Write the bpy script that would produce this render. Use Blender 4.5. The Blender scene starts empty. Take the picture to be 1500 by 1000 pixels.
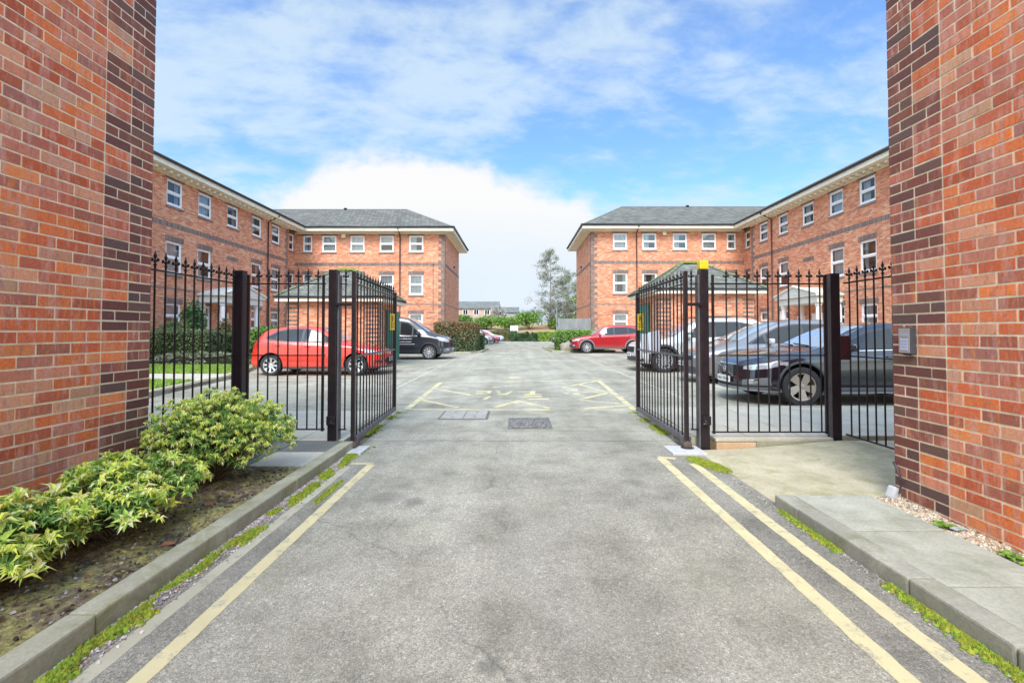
import bpy, bmesh, math, random
from mathutils import Vector, Matrix, Euler, noise as mnoise
PI = math.pi
C = bpy.context.scene.collection
scene = bpy.context.scene
# ------------------------------------------------------------------ camera, sky, sun, exposure
cam = bpy.data.cameras.new('camera'); camo = bpy.data.objects.new('camera', cam); C.objects.link(camo)
camo.location = (0, 0, 1.3); camo.rotation_euler = (math.radians(90 + 1.4), 0, 0)
cam.sensor_width = 36; cam.lens = 690 / 1500 * 36
cam.shift_x = -7 / 1500; cam.shift_y = -(16.9 + 15) / 1500
cam.clip_start = 0.05; cam.clip_end = 3000
scene.camera = camo
SUN_EL, SUN_AZ = math.radians(48), math.radians(192)      # azimuth from +Y, clockwise: sun behind the camera
w = bpy.data.worlds.new('World'); scene.world = w; w.use_nodes = True
nt = w.node_tree; nt.nodes.clear()
def N(nt, t, **k):
    n = nt.nodes.new(t)
    for a, b in k.items(): setattr(n, a, b)
    return n
def M(nt, op, a, b=None, c=None, clamp=False):
    n = nt.nodes.new('ShaderNodeMath'); n.operation = op; n.use_clamp = clamp
    for i, v in enumerate((a, b, c)):
        if v is None: continue
        if isinstance(v, (int, float)): n.inputs[i].default_value = v
        else: nt.links.new(v, n.inputs[i])
    return n.outputs[0]
def build_world():
    L = nt.links.new
    out = N(nt, 'ShaderNodeOutputWorld'); bg = N(nt, 'ShaderNodeBackground')
    sky = N(nt, 'ShaderNodeTexSky'); sky.sky_type = 'NISHITA'; sky.sun_disc = False
    sky.sun_elevation = SUN_EL; sky.sun_rotation = SUN_AZ; sky.air_density = 1.0; sky.dust_density = 0.4; sky.ozone_density = 3.0
    hs = N(nt, 'ShaderNodeHueSaturation'); hs.inputs['Saturation'].default_value = 1.12; hs.inputs['Value'].default_value = SKYV
    tn = N(nt, 'ShaderNodeMix', data_type='RGBA', blend_type='MULTIPLY'); tn.inputs['Factor'].default_value = 1; tn.inputs['B'].default_value = (.84, .93, 1.06, 1); L(sky.outputs[0], tn.inputs['A'])
    L(tn.outputs['Result'], hs.inputs['Color'])
    tc = N(nt, 'ShaderNodeTexCoord'); sp = N(nt, 'ShaderNodeSeparateXYZ'); L(tc.outputs['Generated'], sp.inputs[0])
    X, Y, Z = sp.outputs
    az_ = M(nt, 'MAXIMUM', M(nt, 'ABSOLUTE', Y), 0.15)
    u = M(nt, 'DIVIDE', X, az_)
    el = M(nt, 'DIVIDE', Z, M(nt, 'MAXIMUM', M(nt, 'SQRT', M(nt, 'ADD', M(nt, 'MULTIPLY', Y, Y), 0.02)), 0.15))
    # high thin cloud, on a plane overhead
    zz = M(nt, 'ADD', M(nt, 'MAXIMUM', Z, 0.0), 0.22)
    pv = N(nt, 'ShaderNodeCombineXYZ'); L(M(nt, 'DIVIDE', X, zz), pv.inputs[0]); L(M(nt, 'DIVIDE', Y, zz), pv.inputs[1])
    mp = N(nt, 'ShaderNodeMapping'); mp.inputs['Rotation'].default_value = (0, 0, math.radians(-28)); mp.inputs['Scale'].default_value = (1.0, 1.5, 1); mp.inputs['Location'].default_value = (3.1, 0.7, 0)
    L(pv.outputs[0], mp.inputs[0])
    n1 = N(nt, 'ShaderNodeTexNoise'); n1.inputs['Scale'].default_value = 0.9; n1.inputs['Detail'].default_value = 9; n1.inputs['Roughness'].default_value = 0.58; n1.inputs['Distortion'].default_value = 0.35
    L(mp.outputs[0], n1.inputs['Vector'])
    n3 = N(nt, 'ShaderNodeTexNoise'); n3.inputs['Scale'].default_value = 4.6; n3.inputs['Detail'].default_value = 8; n3.inputs['Roughness'].default_value = 0.6; n3.inputs['Distortion'].default_value = 0.2
    L(mp.outputs[0], n3.inputs['Vector'])
    s = M(nt, 'ADD', M(nt, 'MULTIPLY', n1.outputs[0], 0.54), M(nt, 'MULTIPLY', n3.outputs[0], 0.46))
    # more cloud towards the left of the view, clearer to the right
    bias = M(nt, 'MULTIPLY', M(nt, 'MAXIMUM', M(nt, 'MINIMUM', u, 1.0), -1.0), -0.030)
    s = M(nt, 'ADD', s, bias)
    mr = N(nt, 'ShaderNodeMapRange', interpolation_type='SMOOTHSTEP'); mr.inputs['From Min'].default_value = 0.405; mr.inputs['From Max'].default_value = 0.61; mr.inputs['To Min'].default_value = 0.13; mr.inputs['To Max'].default_value = 0.84
    L(s, mr.inputs['Value'])
    # the big bank of cumulus low ahead
    fc = N(nt, 'ShaderNodeFloatCurve'); cv = fc.mapping.curves[0]
    pts = [(0, .14), (.15, .18), (.24, .26), (.29, .33), (.35, .385), (.40, .40), (.46, .36), (.52, .32), (.565, .25), (.60, .16), (.66, .09), (.8, .06), (1, .10)]
    cv.points[0].location = pts[0]; cv.points[1].location = pts[-1]
    for p in pts[1:-1]: cv.points.new(*p)
    fc.mapping.update()
    un = M(nt, 'ADD', M(nt, 'MULTIPLY', u, 0.4167), 0.5, clamp=True)
    L(un, fc.inputs['Value'])
    cb = N(nt, 'ShaderNodeCombineXYZ'); L(u, cb.inputs[0]); L(M(nt, 'MULTIPLY', el, 1.35), cb.inputs[1]); L(M(nt, 'SIGN', Y), cb.inputs[2])
    n2 = N(nt, 'ShaderNodeTexNoise'); n2.inputs['Scale'].default_value = 5.0; n2.inputs['Detail'].default_value = 8; n2.inputs['Roughness'].default_value = 0.6
    L(cb.outputs[0], n2.inputs['Vector'])
    d = M(nt, 'ADD', M(nt, 'SUBTRACT', fc.outputs[0], el), M(nt, 'MULTIPLY', M(nt, 'SUBTRACT', n2.outputs[0], 0.5), 0.34))
    m2 = N(nt, 'ShaderNodeMapRange', interpolation_type='SMOOTHSTEP'); m2.inputs['From Min'].default_value = -0.035; m2.inputs['From Max'].default_value = 0.055; m2.inputs['To Max'].default_value = 1.0
    L(d, m2.inputs['Value'])
    # shading within the bank: thin blue-grey veils low down
    n4 = N(nt, 'ShaderNodeTexNoise'); n4.inputs['Scale'].default_value = 2.6; n4.inputs['Detail'].default_value = 5
    L(cb.outputs[0], n4.inputs['Vector'])
    lo = N(nt, 'ShaderNodeMapRange', interpolation_type='SMOOTHSTEP'); lo.inputs['From Min'].default_value = 0.30; lo.inputs['From Max'].default_value = 0.08; lo.inputs['To Max'].default_value = 1.0
    L(el, lo.inputs['Value'])
    veil = M(nt, 'MULTIPLY', lo.outputs[0], M(nt, 'MULTIPLY', n4.outputs[0], 1.5), clamp=True)
    dt = N(nt, 'ShaderNodeVectorMath', operation='DOT_PRODUCT'); L(tc.outputs['Generated'], dt.inputs[0]); dt.inputs[1].default_value = tuple(SUNV)
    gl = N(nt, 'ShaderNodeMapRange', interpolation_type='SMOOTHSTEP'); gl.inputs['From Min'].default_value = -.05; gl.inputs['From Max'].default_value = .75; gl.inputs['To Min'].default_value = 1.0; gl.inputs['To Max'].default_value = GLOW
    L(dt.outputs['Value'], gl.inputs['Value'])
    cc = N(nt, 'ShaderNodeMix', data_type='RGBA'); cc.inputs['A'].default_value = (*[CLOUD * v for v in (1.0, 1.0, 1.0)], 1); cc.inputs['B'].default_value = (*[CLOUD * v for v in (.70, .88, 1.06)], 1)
    L(veil, cc.inputs['Factor'])
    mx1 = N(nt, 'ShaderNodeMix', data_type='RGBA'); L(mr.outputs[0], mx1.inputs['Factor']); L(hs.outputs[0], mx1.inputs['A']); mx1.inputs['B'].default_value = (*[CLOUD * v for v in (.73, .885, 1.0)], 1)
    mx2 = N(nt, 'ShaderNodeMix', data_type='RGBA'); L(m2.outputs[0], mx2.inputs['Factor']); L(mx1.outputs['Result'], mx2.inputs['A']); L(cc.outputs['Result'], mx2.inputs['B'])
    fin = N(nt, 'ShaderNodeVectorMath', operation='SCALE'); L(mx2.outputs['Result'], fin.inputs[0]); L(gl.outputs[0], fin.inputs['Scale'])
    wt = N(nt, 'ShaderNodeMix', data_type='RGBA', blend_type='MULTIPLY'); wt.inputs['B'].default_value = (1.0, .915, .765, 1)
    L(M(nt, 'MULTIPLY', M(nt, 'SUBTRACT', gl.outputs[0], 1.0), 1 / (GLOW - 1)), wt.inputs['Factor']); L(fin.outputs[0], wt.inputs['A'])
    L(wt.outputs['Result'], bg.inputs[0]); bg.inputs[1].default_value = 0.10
    L(bg.outputs[0], out.inputs[0])
SKYV = 1.04
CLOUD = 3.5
GLOW = 3.1  # unseen sky towards the sun made brighter, added to light the scene
SUNV = (math.sin(SUN_AZ) * math.cos(SUN_EL), math.cos(SUN_AZ) * math.cos(SUN_EL), math.sin(SUN_EL))
build_world()
sun = bpy.data.lights.new('sun', 'SUN'); sun.energy = 1.5; sun.angle = math.radians(28); sun.color = (1.0, 0.955, 0.89)
suno = bpy.data.objects.new('sun', sun); C.objects.link(suno)
sd = Vector((math.sin(SUN_AZ) * math.cos(SUN_EL), math.cos(SUN_AZ) * math.cos(SUN_EL), math.sin(SUN_EL)))
suno.rotation_euler = sd.to_track_quat('Z', 'Y').to_euler(); suno.location = sd * 50
vs = scene.view_settings; vs.view_transform = 'Standard'; vs.look = 'None'; vs.gamma = 1; vs.exposure = 1.48; vs.use_curve_mapping = False
scene.render.engine = 'CYCLES'

# ------------------------------------------------------------------ helpers
class MB:
    def __init__(s): s.v = []; s.f = []; s.m = []; s.c = []; s.usec = False
    def face(s, pts, m=0, col=None):
        b = len(s.v); s.v += [tuple(p) for p in pts]; s.f.append(tuple(range(b, b + len(pts)))); s.m.append(m); s.c.append(col)
        if col is not None: s.usec = True
    def add(s, vs_, fs, m=0, col=None):
        b = len(s.v); s.v += [tuple(p) for p in vs_]
        for f in fs: s.f.append(tuple(b + i for i in f)); s.m.append(m); s.c.append(col)
        if col is not None: s.usec = True
    def box(s, a, b, m=0, bev=0, col=None, T=None):
        x0, x1 = sorted((a[0], b[0])); y0, y1 = sorted((a[1], b[1])); z0, z1 = sorted((a[2], b[2]))
        bv = min(bev, (x1 - x0) * .45, (y1 - y0) * .45, (z1 - z0) * .45)
        if bv <= 0:
            vs_ = [(x, y, z) for z in (z0, z1) for x, y in ((x0, y0), (x1, y0), (x1, y1), (x0, y1))]
            fs = [(3, 2, 1, 0), (4, 5, 6, 7), (0, 1, 5, 4), (1, 2, 6, 5), (2, 3, 7, 6), (3, 0, 4, 7)]
        else:
            bm = bmesh.new(); bmesh.ops.create_cube(bm, size=1)
            for v in bm.verts: v.co = ((x0 + x1) / 2 + v.co.x * (x1 - x0), (y0 + y1) / 2 + v.co.y * (y1 - y0), (z0 + z1) / 2 + v.co.z * (z1 - z0))
            bmesh.ops.bevel(bm, geom=bm.edges[:], offset=bv, segments=2, affect='EDGES', profile=0.6)
            bm.verts.index_update(); vs_ = [tuple(v.co) for v in bm.verts]; fs = [tuple(v.index for v in f.verts) for f in bm.faces]; bm.free()
        if T is not None: vs_ = [tuple(T @ Vector(v)) for v in vs_]
        s.add(vs_, fs, m, col)
        return s
    def tube(s, path, r, n=8, m=0, cap=True, col=None):
        P = [Vector(p) for p in path]; k = len(P); rs = r if isinstance(r, (list, tuple)) else [r] * k
        vs_ = []; up = Vector((0, 0, 1))
        for i, p in enumerate(P):
            d = (P[min(i + 1, k - 1)] - P[max(i - 1, 0)]).normalized()
            a = d.cross(up)
            if a.length < .05: a = d.cross(Vector((1, 0, 0)))
            a.normalize(); b = d.cross(a)
            for j in range(n):
                t = 2 * PI * j / n; vs_.append(p + (a * math.cos(t) + b * math.sin(t)) * rs[i])
        fs = [(i * n + j, i * n + (j + 1) % n, (i + 1) * n + (j + 1) % n, (i + 1) * n + j) for i in range(k - 1) for j in range(n)]
        if cap: fs += [tuple(range(n)), tuple(reversed(range((k - 1) * n, k * n)))]
        s.add(vs_, fs, m, col); return s
    def lathe(s, prof, n=16, m=0, T=None, col=None):      # prof (r,z) round Z
        vs_ = []
        for r, z in prof:
            for j in range(n): t = 2 * PI * j / n; vs_.append(Vector((r * math.cos(t), r * math.sin(t), z)))
        if T is not None: vs_ = [T @ v for v in vs_]
        k = len(prof)
        fs = [(i * n + j, i * n + (j + 1) % n, (i + 1) * n + (j + 1) % n, (i + 1) * n + j) for i in range(k - 1) for j in range(n)]
        fs += [tuple(reversed(range(n))), tuple(range((k - 1) * n, k * n))]
        s.add(vs_, fs, m, col); return s
    def build(s, name, mats, parent=None, smooth=False, weld=False):
        me = bpy.data.meshes.new(name); me.from_pydata(s.v, [], s.f)
        if not isinstance(mats, (list, tuple)): mats = [mats]
        for m in mats: me.materials.append(m)
        if len(mats) > 1: me.polygons.foreach_set('material_index', s.m)
        if s.usec:
            at_ = me.color_attributes.new('col', 'FLOAT_COLOR', 'CORNER'); buf = []
            for p, c in zip(me.polygons, s.c):
                c = c or (1, 1, 1); buf += [c[0], c[1], c[2], 1.0] * p.loop_total
            at_.data.foreach_set('color', buf)
        if weld:
            bm = bmesh.new(); bm.from_mesh(me); bmesh.ops.remove_doubles(bm, verts=bm.verts[:], dist=1e-4)
            bmesh.ops.recalc_face_normals(bm, faces=bm.faces[:]); bm.to_mesh(me); bm.free()
        if smooth: me.polygons.foreach_set('use_smooth', [True] * len(me.polygons))
        me.update(); return link(name, me, parent)
def link(name, me, parent=None):
    o = bpy.data.objects.new(name, me); C.objects.link(o)
    if parent: o.parent = parent
    return o
def tag(o, label=None, cat=None, group=None, kind=None):
    if label: o['label'] = label
    if cat: o['category'] = cat
    if group: o['group'] = group
    if kind: o['kind'] = kind
    return o
def thing(name, label, cat, loc=(0, 0, 0), rz=0, group=None):
    o = bpy.data.objects.new(name, None); C.objects.link(o); o.empty_display_size = .2
    o.location = loc; o.rotation_euler = (0, 0, rz); return tag(o, label, cat, group)
def struct(o): o['kind'] = 'structure'; return o
def copy_tree(o, parent=None):
    c = o.copy(); C.objects.link(c); c.parent = parent
    for ch in [x for x in o.children]: copy_tree(ch, c)
    return c
def lerp(a, b, t): return a + (b - a) * t
def itp(L, x):
    if x <= L[0][0]: return L[0][1]
    for (a, b), (c, d) in zip(L, L[1:]):
        if x <= c: return b + (d - b) * (x - a) / (c - a) if c > a else d
    return L[-1][1]

# ------------------------------------------------------------------ materials
def mat(name, col=(.5, .5, .5), rough=.6, metal=0, spec=.5, coat=0, var=0, vscale=3, bump=0, bscale=40, attr=False, trans=0, vcol=None, stretch=(1, 1, 1)):
    m = bpy.data.materials.new(name); m.use_nodes = True; t = m.node_tree; b = t.nodes['Principled BSDF']
    b.inputs['Base Color'].default_value = (*col, 1); b.inputs['Roughness'].default_value = rough; b.inputs['Metallic'].default_value = metal
    b.inputs['Specular IOR Level'].default_value = spec; b.inputs['Coat Weight'].default_value = coat; b.inputs['Coat Roughness'].default_value = .04
    src = None
    tc = N(t, 'ShaderNodeTexCoord'); mp = N(t, 'ShaderNodeMapping'); mp.inputs['Scale'].default_value = stretch; t.links.new(tc.outputs['Object'], mp.inputs[0])
    if attr:
        a = N(t, 'ShaderNodeVertexColor'); a.layer_name = 'col'; mx = N(t, 'ShaderNodeMix', data_type='RGBA', blend_type='MULTIPLY'); mx.inputs['Factor'].default_value = 1
        mx.inputs['A'].default_value = (*col, 1); t.links.new(a.outputs[0], mx.inputs['B']); src = mx.outputs['Result']
    if var:
        n = N(t, 'ShaderNodeTexNoise'); n.inputs['Scale'].default_value = vscale; n.inputs['Detail'].default_value = 6; n.inputs['Roughness'].default_value = .62
        t.links.new(mp.outputs[0], n.inputs['Vector'])
        r = N(t, 'ShaderNodeMapRange'); r.inputs['From Min'].default_value = .3; r.inputs['From Max'].default_value = .7
        t.links.new(n.outputs[0], r.inputs['Value'])
        mx = N(t, 'ShaderNodeMix', data_type='RGBA'); t.links.new(r.outputs[0], mx.inputs['Factor'])
        vc = vcol or tuple(c * (1 - var) for c in col)
        if src:
            mm = N(t, 'ShaderNodeMix', data_type='RGBA', blend_type='MULTIPLY'); mm.inputs['Factor'].default_value = 1; t.links.new(src, mm.inputs['A']); mm.inputs['B'].default_value = (1 - var, 1 - var, 1 - var, 1)
            t.links.new(src, mx.inputs['A']); t.links.new(mm.outputs['Result'], mx.inputs['B'])
        else: mx.inputs['A'].default_value = (*[min(1, c * (1 + var * .4)) for c in col], 1); mx.inputs['B'].default_value = (*vc, 1)
        src = mx.outputs['Result']
        rr = N(t, 'ShaderNodeMapRange'); rr.inputs['To Min'].default_value = max(0, rough - .08); rr.inputs['To Max'].default_value = min(1, rough + .1)
        t.links.new(n.outputs[0], rr.inputs['Value']); t.links.new(rr.outputs[0], b.inputs['Roughness'])
    if src: t.links.new(src, b.inputs['Base Color'])
    if bump:
        n = N(t, 'ShaderNodeTexNoise'); n.inputs['Scale'].default_value = bscale; n.inputs['Detail'].default_value = 5
        t.links.new(mp.outputs[0], n.inputs['Vector'])
        bp = N(t, 'ShaderNodeBump'); bp.inputs['Strength'].default_value = bump; bp.inputs['Distance'].default_value = .01
        t.links.new(n.outputs[0], bp.inputs['Height']); t.links.new(bp.outputs[0], b.inputs['Normal'])
    if trans: b.inputs['Transmission Weight'].default_value = trans
    return m
def ramp(t, fac, stops, interp='LINEAR'):
    r = N(t, 'ShaderNodeValToRGB'); r.color_ramp.interpolation = interp; e = r.color_ramp.elements
    e[0].position, e[0].color = stops[0][0], (*stops[0][1], 1); e[1].position, e[1].color = stops[-1][0], (*stops[-1][1], 1)
    for p, c in stops[1:-1]: x = e.new(p); x.color = (*c, 1)
    t.links.new(fac, r.inputs[0]); return r.outputs[0]
def noise(t, vec, scale, detail=5, rough=.6, dist=0):
    n = N(t, 'ShaderNodeTexNoise'); n.inputs['Scale'].default_value = scale; n.inputs['Detail'].default_value = detail; n.inputs['Roughness'].default_value = rough; n.inputs['Distortion'].default_value = dist
    t.links.new(vec, n.inputs['Vector']); return n.outputs[0]
def mixc(t, f, a, b, mode='MIX'):
    n = N(t, 'ShaderNodeMix', data_type='RGBA', blend_type=mode)
    for s_, v in (('Factor', f), ('A', a), ('B', b)):
        if isinstance(v, (int, float)): n.inputs[s_].default_value = v
        elif isinstance(v, tuple): n.inputs[s_].default_value = (*v, 1)
        else: t.links.new(v, n.inputs[s_])
    return n.outputs['Result']
def newmat(name):
    m = bpy.data.materials.new(name); m.use_nodes = True; t = m.node_tree; b = t.nodes['Principled BSDF']
    tc = N(t, 'ShaderNodeTexCoord'); return m, t, b, tc.outputs['Object']
def bumpn(t, b, h, st, dist=.01):
    n = N(t, 'ShaderNodeBump'); n.inputs['Strength'].default_value = st; n.inputs['Distance'].default_value = dist
    t.links.new(h, n.inputs['Height']); t.links.new(n.outputs[0], b.inputs['Normal'])

def asphalt(name, base, light, warm, patch=.35, spots=True):
    m, t, b, V = newmat(name)
    big = noise(t, V, .55, 5, .6, .4); mid = noise(t, V, 2.6, 6, .65, .2); fine = noise(t, V, 150, 2, .7)
    c1 = ramp(t, big, [(.36, base), (.5, warm), (.66, light)])
    c2 = ramp(t, mid, [(.3, (.72, .72, .70)), (.52, (1, 1, 1)), (.7, (1.12, 1.12, 1.12))])
    c = mixc(t, 1.0, c1, c2, 'MULTIPLY')
    vo = N(t, 'ShaderNodeTexVoronoi'); vo.inputs['Scale'].default_value = 190; t.links.new(V, vo.inputs['Vector'])
    sp = N(t, 'ShaderNodeSeparateColor'); t.links.new(vo.outputs['Color'], sp.inputs[0])
    st = ramp(t, sp.outputs[0], [(0, (.58, .58, .56)), (.3, (.85, .845, .82)), (.6, (1.03, 1.02, 1.0)), (.9, (1.28, 1.26, 1.23)), (1, (1.7, 1.68, 1.6))])
    c = mixc(t, .85, c, st, 'MULTIPLY')
    vo2 = N(t, 'ShaderNodeTexVoronoi'); vo2.inputs['Scale'].default_value = 75; t.links.new(V, vo2.inputs['Vector'])
    sp2 = N(t, 'ShaderNodeSeparateColor'); t.links.new(vo2.outputs['Color'], sp2.inputs[0])
    st2 = ramp(t, sp2.outputs[1], [(0, (.8, .8, .78)), (.5, (1, 1, 1)), (.95, (1.08, 1.08, 1.06)), (1, (1.5, 1.48, 1.4))])
    c = mixc(t, .8, c, st2, 'MULTIPLY')
    gr = noise(t, V, 1.3, 6, .7, .6)
    sm = N(t, 'ShaderNodeMapping'); sm.inputs['Scale'].default_value = (1.5, .10, 1); t.links.new(V, sm.inputs[0])
    c = mixc(t, .8, c, ramp(t, noise(t, sm.outputs[0], 1.3, 4, .6, .3), [(.34, (.84, .84, .83)), (.66, (1.14, 1.14, 1.13))]), 'MULTIPLY')
    c = mixc(t, ramp(t, gr, [(.50, (0, 0, 0)), (.68, (.28, .28, .28))]), c, (base[0] * 1.05, base[1] * 1.06, base[2] * .85))
    if spots:
        wv = N(t, 'ShaderNodeVectorMath', operation='ADD'); t.links.new(V, wv.inputs[0]); nn_ = N(t, 'ShaderNodeTexNoise'); nn_.inputs['Scale'].default_value = 3.0; nn_.inputs['Detail'].default_value = 6; t.links.new(V, nn_.inputs['Vector'])
        sc_ = N(t, 'ShaderNodeVectorMath', operation='SCALE'); t.links.new(nn_.outputs['Color'], sc_.inputs[0]); sc_.inputs['Scale'].default_value = .35; t.links.new(sc_.outputs[0], wv.inputs[1])
        ve = N(t, 'ShaderNodeTexVoronoi', feature='DISTANCE_TO_EDGE'); ve.inputs['Scale'].default_value = .42; t.links.new(wv.outputs[0], ve.inputs['Vector'])
        ck = M(t, 'MULTIPLY', ramp(t, ve.outputs['Distance'], [(.0015, (1, 1, 1)), (.0045, (0, 0, 0))]), ramp(t, noise(t, V, .9, 4), [(.47, (0, 0, 0)), (.56, (.55, .55, .55))]))
        c = mixc(t, ck, c, (.09, .09, .08))
        for (sx, sy, rr, am) in ((-1.02, 3.72, .14, .6), (-.78, 3.62, .085, .7), (-.62, 4.35, .07, .5), (-.10, 1.86, .05, .75), (.04, 1.80, .025, .7), (.12, 3.15, .42, .2), (.62, 1.95, .6, .22), (.05, 2.4, .55, .16), (-1.15, 2.0, .4, .18), (1.0, 4.1, .09, .4), (-1.0, 4.0, .13, .4), (.95, 5.2, .5, .2), (-.6, 8.9, .35, .22), (1.5, 16, 1.6, .2)):
            d = N(t, 'ShaderNodeVectorMath', operation='SUBTRACT'); t.links.new(V, d.inputs[0]); d.inputs[1].default_value = (sx, sy, 0)
            ln = N(t, 'ShaderNodeVectorMath', operation='LENGTH'); t.links.new(d.outputs[0], ln.inputs[0])
            dd = M(t, 'ADD', M(t, 'DIVIDE', ln.outputs['Value'], rr), M(t, 'MULTIPLY', M(t, 'SUBTRACT', noise(t, V, 1.2 / rr, 4, .7), .5), 1.6))
            mr = N(t, 'ShaderNodeMapRange', interpolation_type='SMOOTHSTEP'); mr.inputs['From Min'].default_value = 1.5; mr.inputs['From Max'].default_value = .3; mr.inputs['To Max'].default_value = am * .85
            t.links.new(dd, mr.inputs['Value'])
            c = mixc(t, mr.outputs[0], c, tuple(v * .5 for v in base))
    t.links.new(c, b.inputs['Base Color']); b.inputs['Roughness'].default_value = .88; b.inputs['Specular IOR Level'].default_value = .3
    bumpn(t, b, M(t, 'ADD', M(t, 'MULTIPLY', vo.outputs['Distance'], -1.2), M(t, 'MULTIPLY', fine, .4)), .55, .004)
    return m
m_road = asphalt('road_asphalt', (.26, .248, .21), (.39, .372, .325), (.33, .312, .262))
m_park = asphalt('car_park_asphalt', (.27, .255, .208), (.395, .373, .318), (.33, .312, .258), spots=False)
def darkstrip():
    return asphalt('edge_asphalt', (.215, .205, .18), (.325, .31, .275), (.27, .255, .22), spots=False)
m_edge = darkstrip()

def paint(name, col, wear, under, sc=9):
    m, t, b, V = newmat(name)
    n = noise(t, V, sc, 8, .72); f = noise(t, V, 95, 3, .7)
    k = M(t, 'ADD', M(t, 'MULTIPLY', n, .72), M(t, 'MULTIPLY', f, .28))
    mask = ramp(t, k, [(wear - .05, (0, 0, 0)), (wear + .05, (1, 1, 1))])
    cl = ramp(t, noise(t, V, 3.5, 5), [(.35, tuple(c * .86 for c in col)), (.65, col)])
    c = mixc(t, mask, under, cl); t.links.new(c, b.inputs['Base Color']); b.inputs['Roughness'].default_value = .85; b.inputs['Specular IOR Level'].default_value = .2
    bumpn(t, b, f, .3, .004)
    return m
m_yel = paint('yellow_road_paint', (.60, .53, .31), .43, (.31, .29, .235))
m_yelw = paint('worn_yellow_paint', (.56, .49, .28), .50, (.32, .315, .285), 5)
m_yelbox = paint('faded_yellow_paint', (.62, .54, .28), .465, (.31, .305, .28), 3)
m_greyl = paint('bleached_paint', (.45, .42, .31), .42, (.26, .245, .20), 6)
m_whitep = paint('worn_white_paint', (.50, .47, .36), .48, (.32, .315, .285), 3)

def concrete(name, a, b_, moss, mossamt=.6, sc=1.0):
    m, t, b, V = newmat(name)
    c = ramp(t, noise(t, V, 2.2 * sc, 7, .65, .3), [(.32, a), (.68, b_)])
    c = mixc(t, .8, c, ramp(t, noise(t, V, 60, 4, .7), [(.3, (.78, .78, .78)), (.7, (1.14, 1.14, 1.12))]), 'MULTIPLY')
    c = mixc(t, ramp(t, noise(t, V, 3.4 * sc, 8, .72, .8), [(.50, (0, 0, 0)), (.68, (mossamt,) * 3)]), c, moss)
    t.links.new(c, b.inputs['Base Color']); b.inputs['Roughness'].default_value = .9; b.inputs['Specular IOR Level'].default_value = .25
    bumpn(t, b, M(t, 'ADD', noise(t, V, 90, 4, .7), M(t, 'MULTIPLY', noise(t, V, 9, 4), .8)), .45, .006)
    return m
m_kerb = concrete('kerb_concrete', (.29, .275, .195), (.46, .435, .335), (.22, .22, .09), .75)
m_kerbr = concrete('grey_kerb_concrete', (.25, .245, .20), (.42, .41, .34), (.19, .19, .09), .65)
m_slab = concrete('paving_slab_concrete', (.30, .305, .24), (.46, .455, .38), (.20, .22, .13), .5, 1.3)
m_slabdk = concrete('dark_paving_slab', (.13, .135, .13), (.20, .205, .19), (.14, .15, .09), .4)
m_ramp = concrete('ramp_concrete', (.36, .32, .21), (.54, .48, .34), (.28, .28, .12), .75, 1.3)
m_ramp2 = concrete('inner_path_concrete', (.42, .385, .31), (.54, .50, .42), (.34, .32, .22), .5, .7)
m_plinth = concrete('plinth_stone', (.50, .32, .19), (.58, .43, .29), (.30, .27, .15), .5, 1)
m_plinth2 = concrete('mossy_plinth_stone', (.27, .27, .19), (.36, .34, .25), (.18, .21, .09), .7)

def brickmat(name, pal, mortar, bw=.225, rh=.075, ms=.011, tint=1.0, bias=0, mottled=.5):
    m, t, b, V = newmat(name)
    sp = N(t, 'ShaderNodeSeparateXYZ'); t.links.new(V, sp.inputs[0]); cb = N(t, 'ShaderNodeCombineXYZ')
    t.links.new(M(t, 'ADD', sp.outputs[0], sp.outputs[1]), cb.inputs[0]); t.links.new(sp.outputs[2], cb.inputs[1])
    br = N(t, 'ShaderNodeTexBrick'); t.links.new(cb.outputs[0], br.inputs['Vector'])
    for k, v in (('Scale', 1), ('Brick Width', bw), ('Row Height', rh), ('Mortar Size', ms / 2), ('Mortar Smooth', .1), ('Bias', bias)): br.inputs[k].default_value = v
    br.inputs['Color1'].default_value = (0, 0, 0, 1); br.inputs['Color2'].default_value = (1, 1, 1, 1); br.inputs['Mortar'].default_value = (.5, .5, .5, 1)
    rgb = ramp(t, br.outputs['Color'], pal)
    c = mixc(t, br.outputs['Fac'], rgb, mortar)
    if mottled:
        big = noise(t, V, .35, 4); c = mixc(t, mottled, c, ramp(t, big, [(.35, (.84, .80, .80)), (.65, (1.1, 1.08, 1.06))]), 'MULTIPLY')
        c = mixc(t, .5, c, ramp(t, noise(t, V, 5, 4, .7), [(.3, (.86, .84, .82)), (.7, (1.15, 1.12, 1.1))]), 'MULTIPLY')
    t.links.new(c, b.inputs['Base Color']); b.inputs['Roughness'].default_value = .85; b.inputs['Specular IOR Level'].default_value = .3
    bumpn(t, b, M(t, 'SUBTRACT', 1.0, br.outputs['Fac']), .5, .006)
    return m
PALB = [(0, (.44, .14, .08)), (.3, (.58, .19, .09)), (.6, (.68, .25, .12)), (.85, (.64, .30, .18)), (1, (.72, .40, .24))]
m_brick = brickmat('orange_brickwork', PALB, (.58, .46, .34))
m_brickend = brickmat('orange_brickwork_end', PALB, (.52, .42, .32))
m_band = brickmat('dark_soldier_brick', [(0, (.13, .085, .075)), (.5, (.19, .12, .10)), (1, (.26, .17, .14))], (.40, .34, .27), bw=.075, rh=.45, ms=.012, mottled=0)
m_quoin = brickmat('dark_quoin_brick', [(0, (.13, .08, .07)), (.5, (.20, .12, .10)), (1, (.27, .17, .13))], (.40, .34, .27), mottled=0)
m_stone_far = mat('far_brick', (.50, .33, .26), .9, var=.3, vscale=2)

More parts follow.
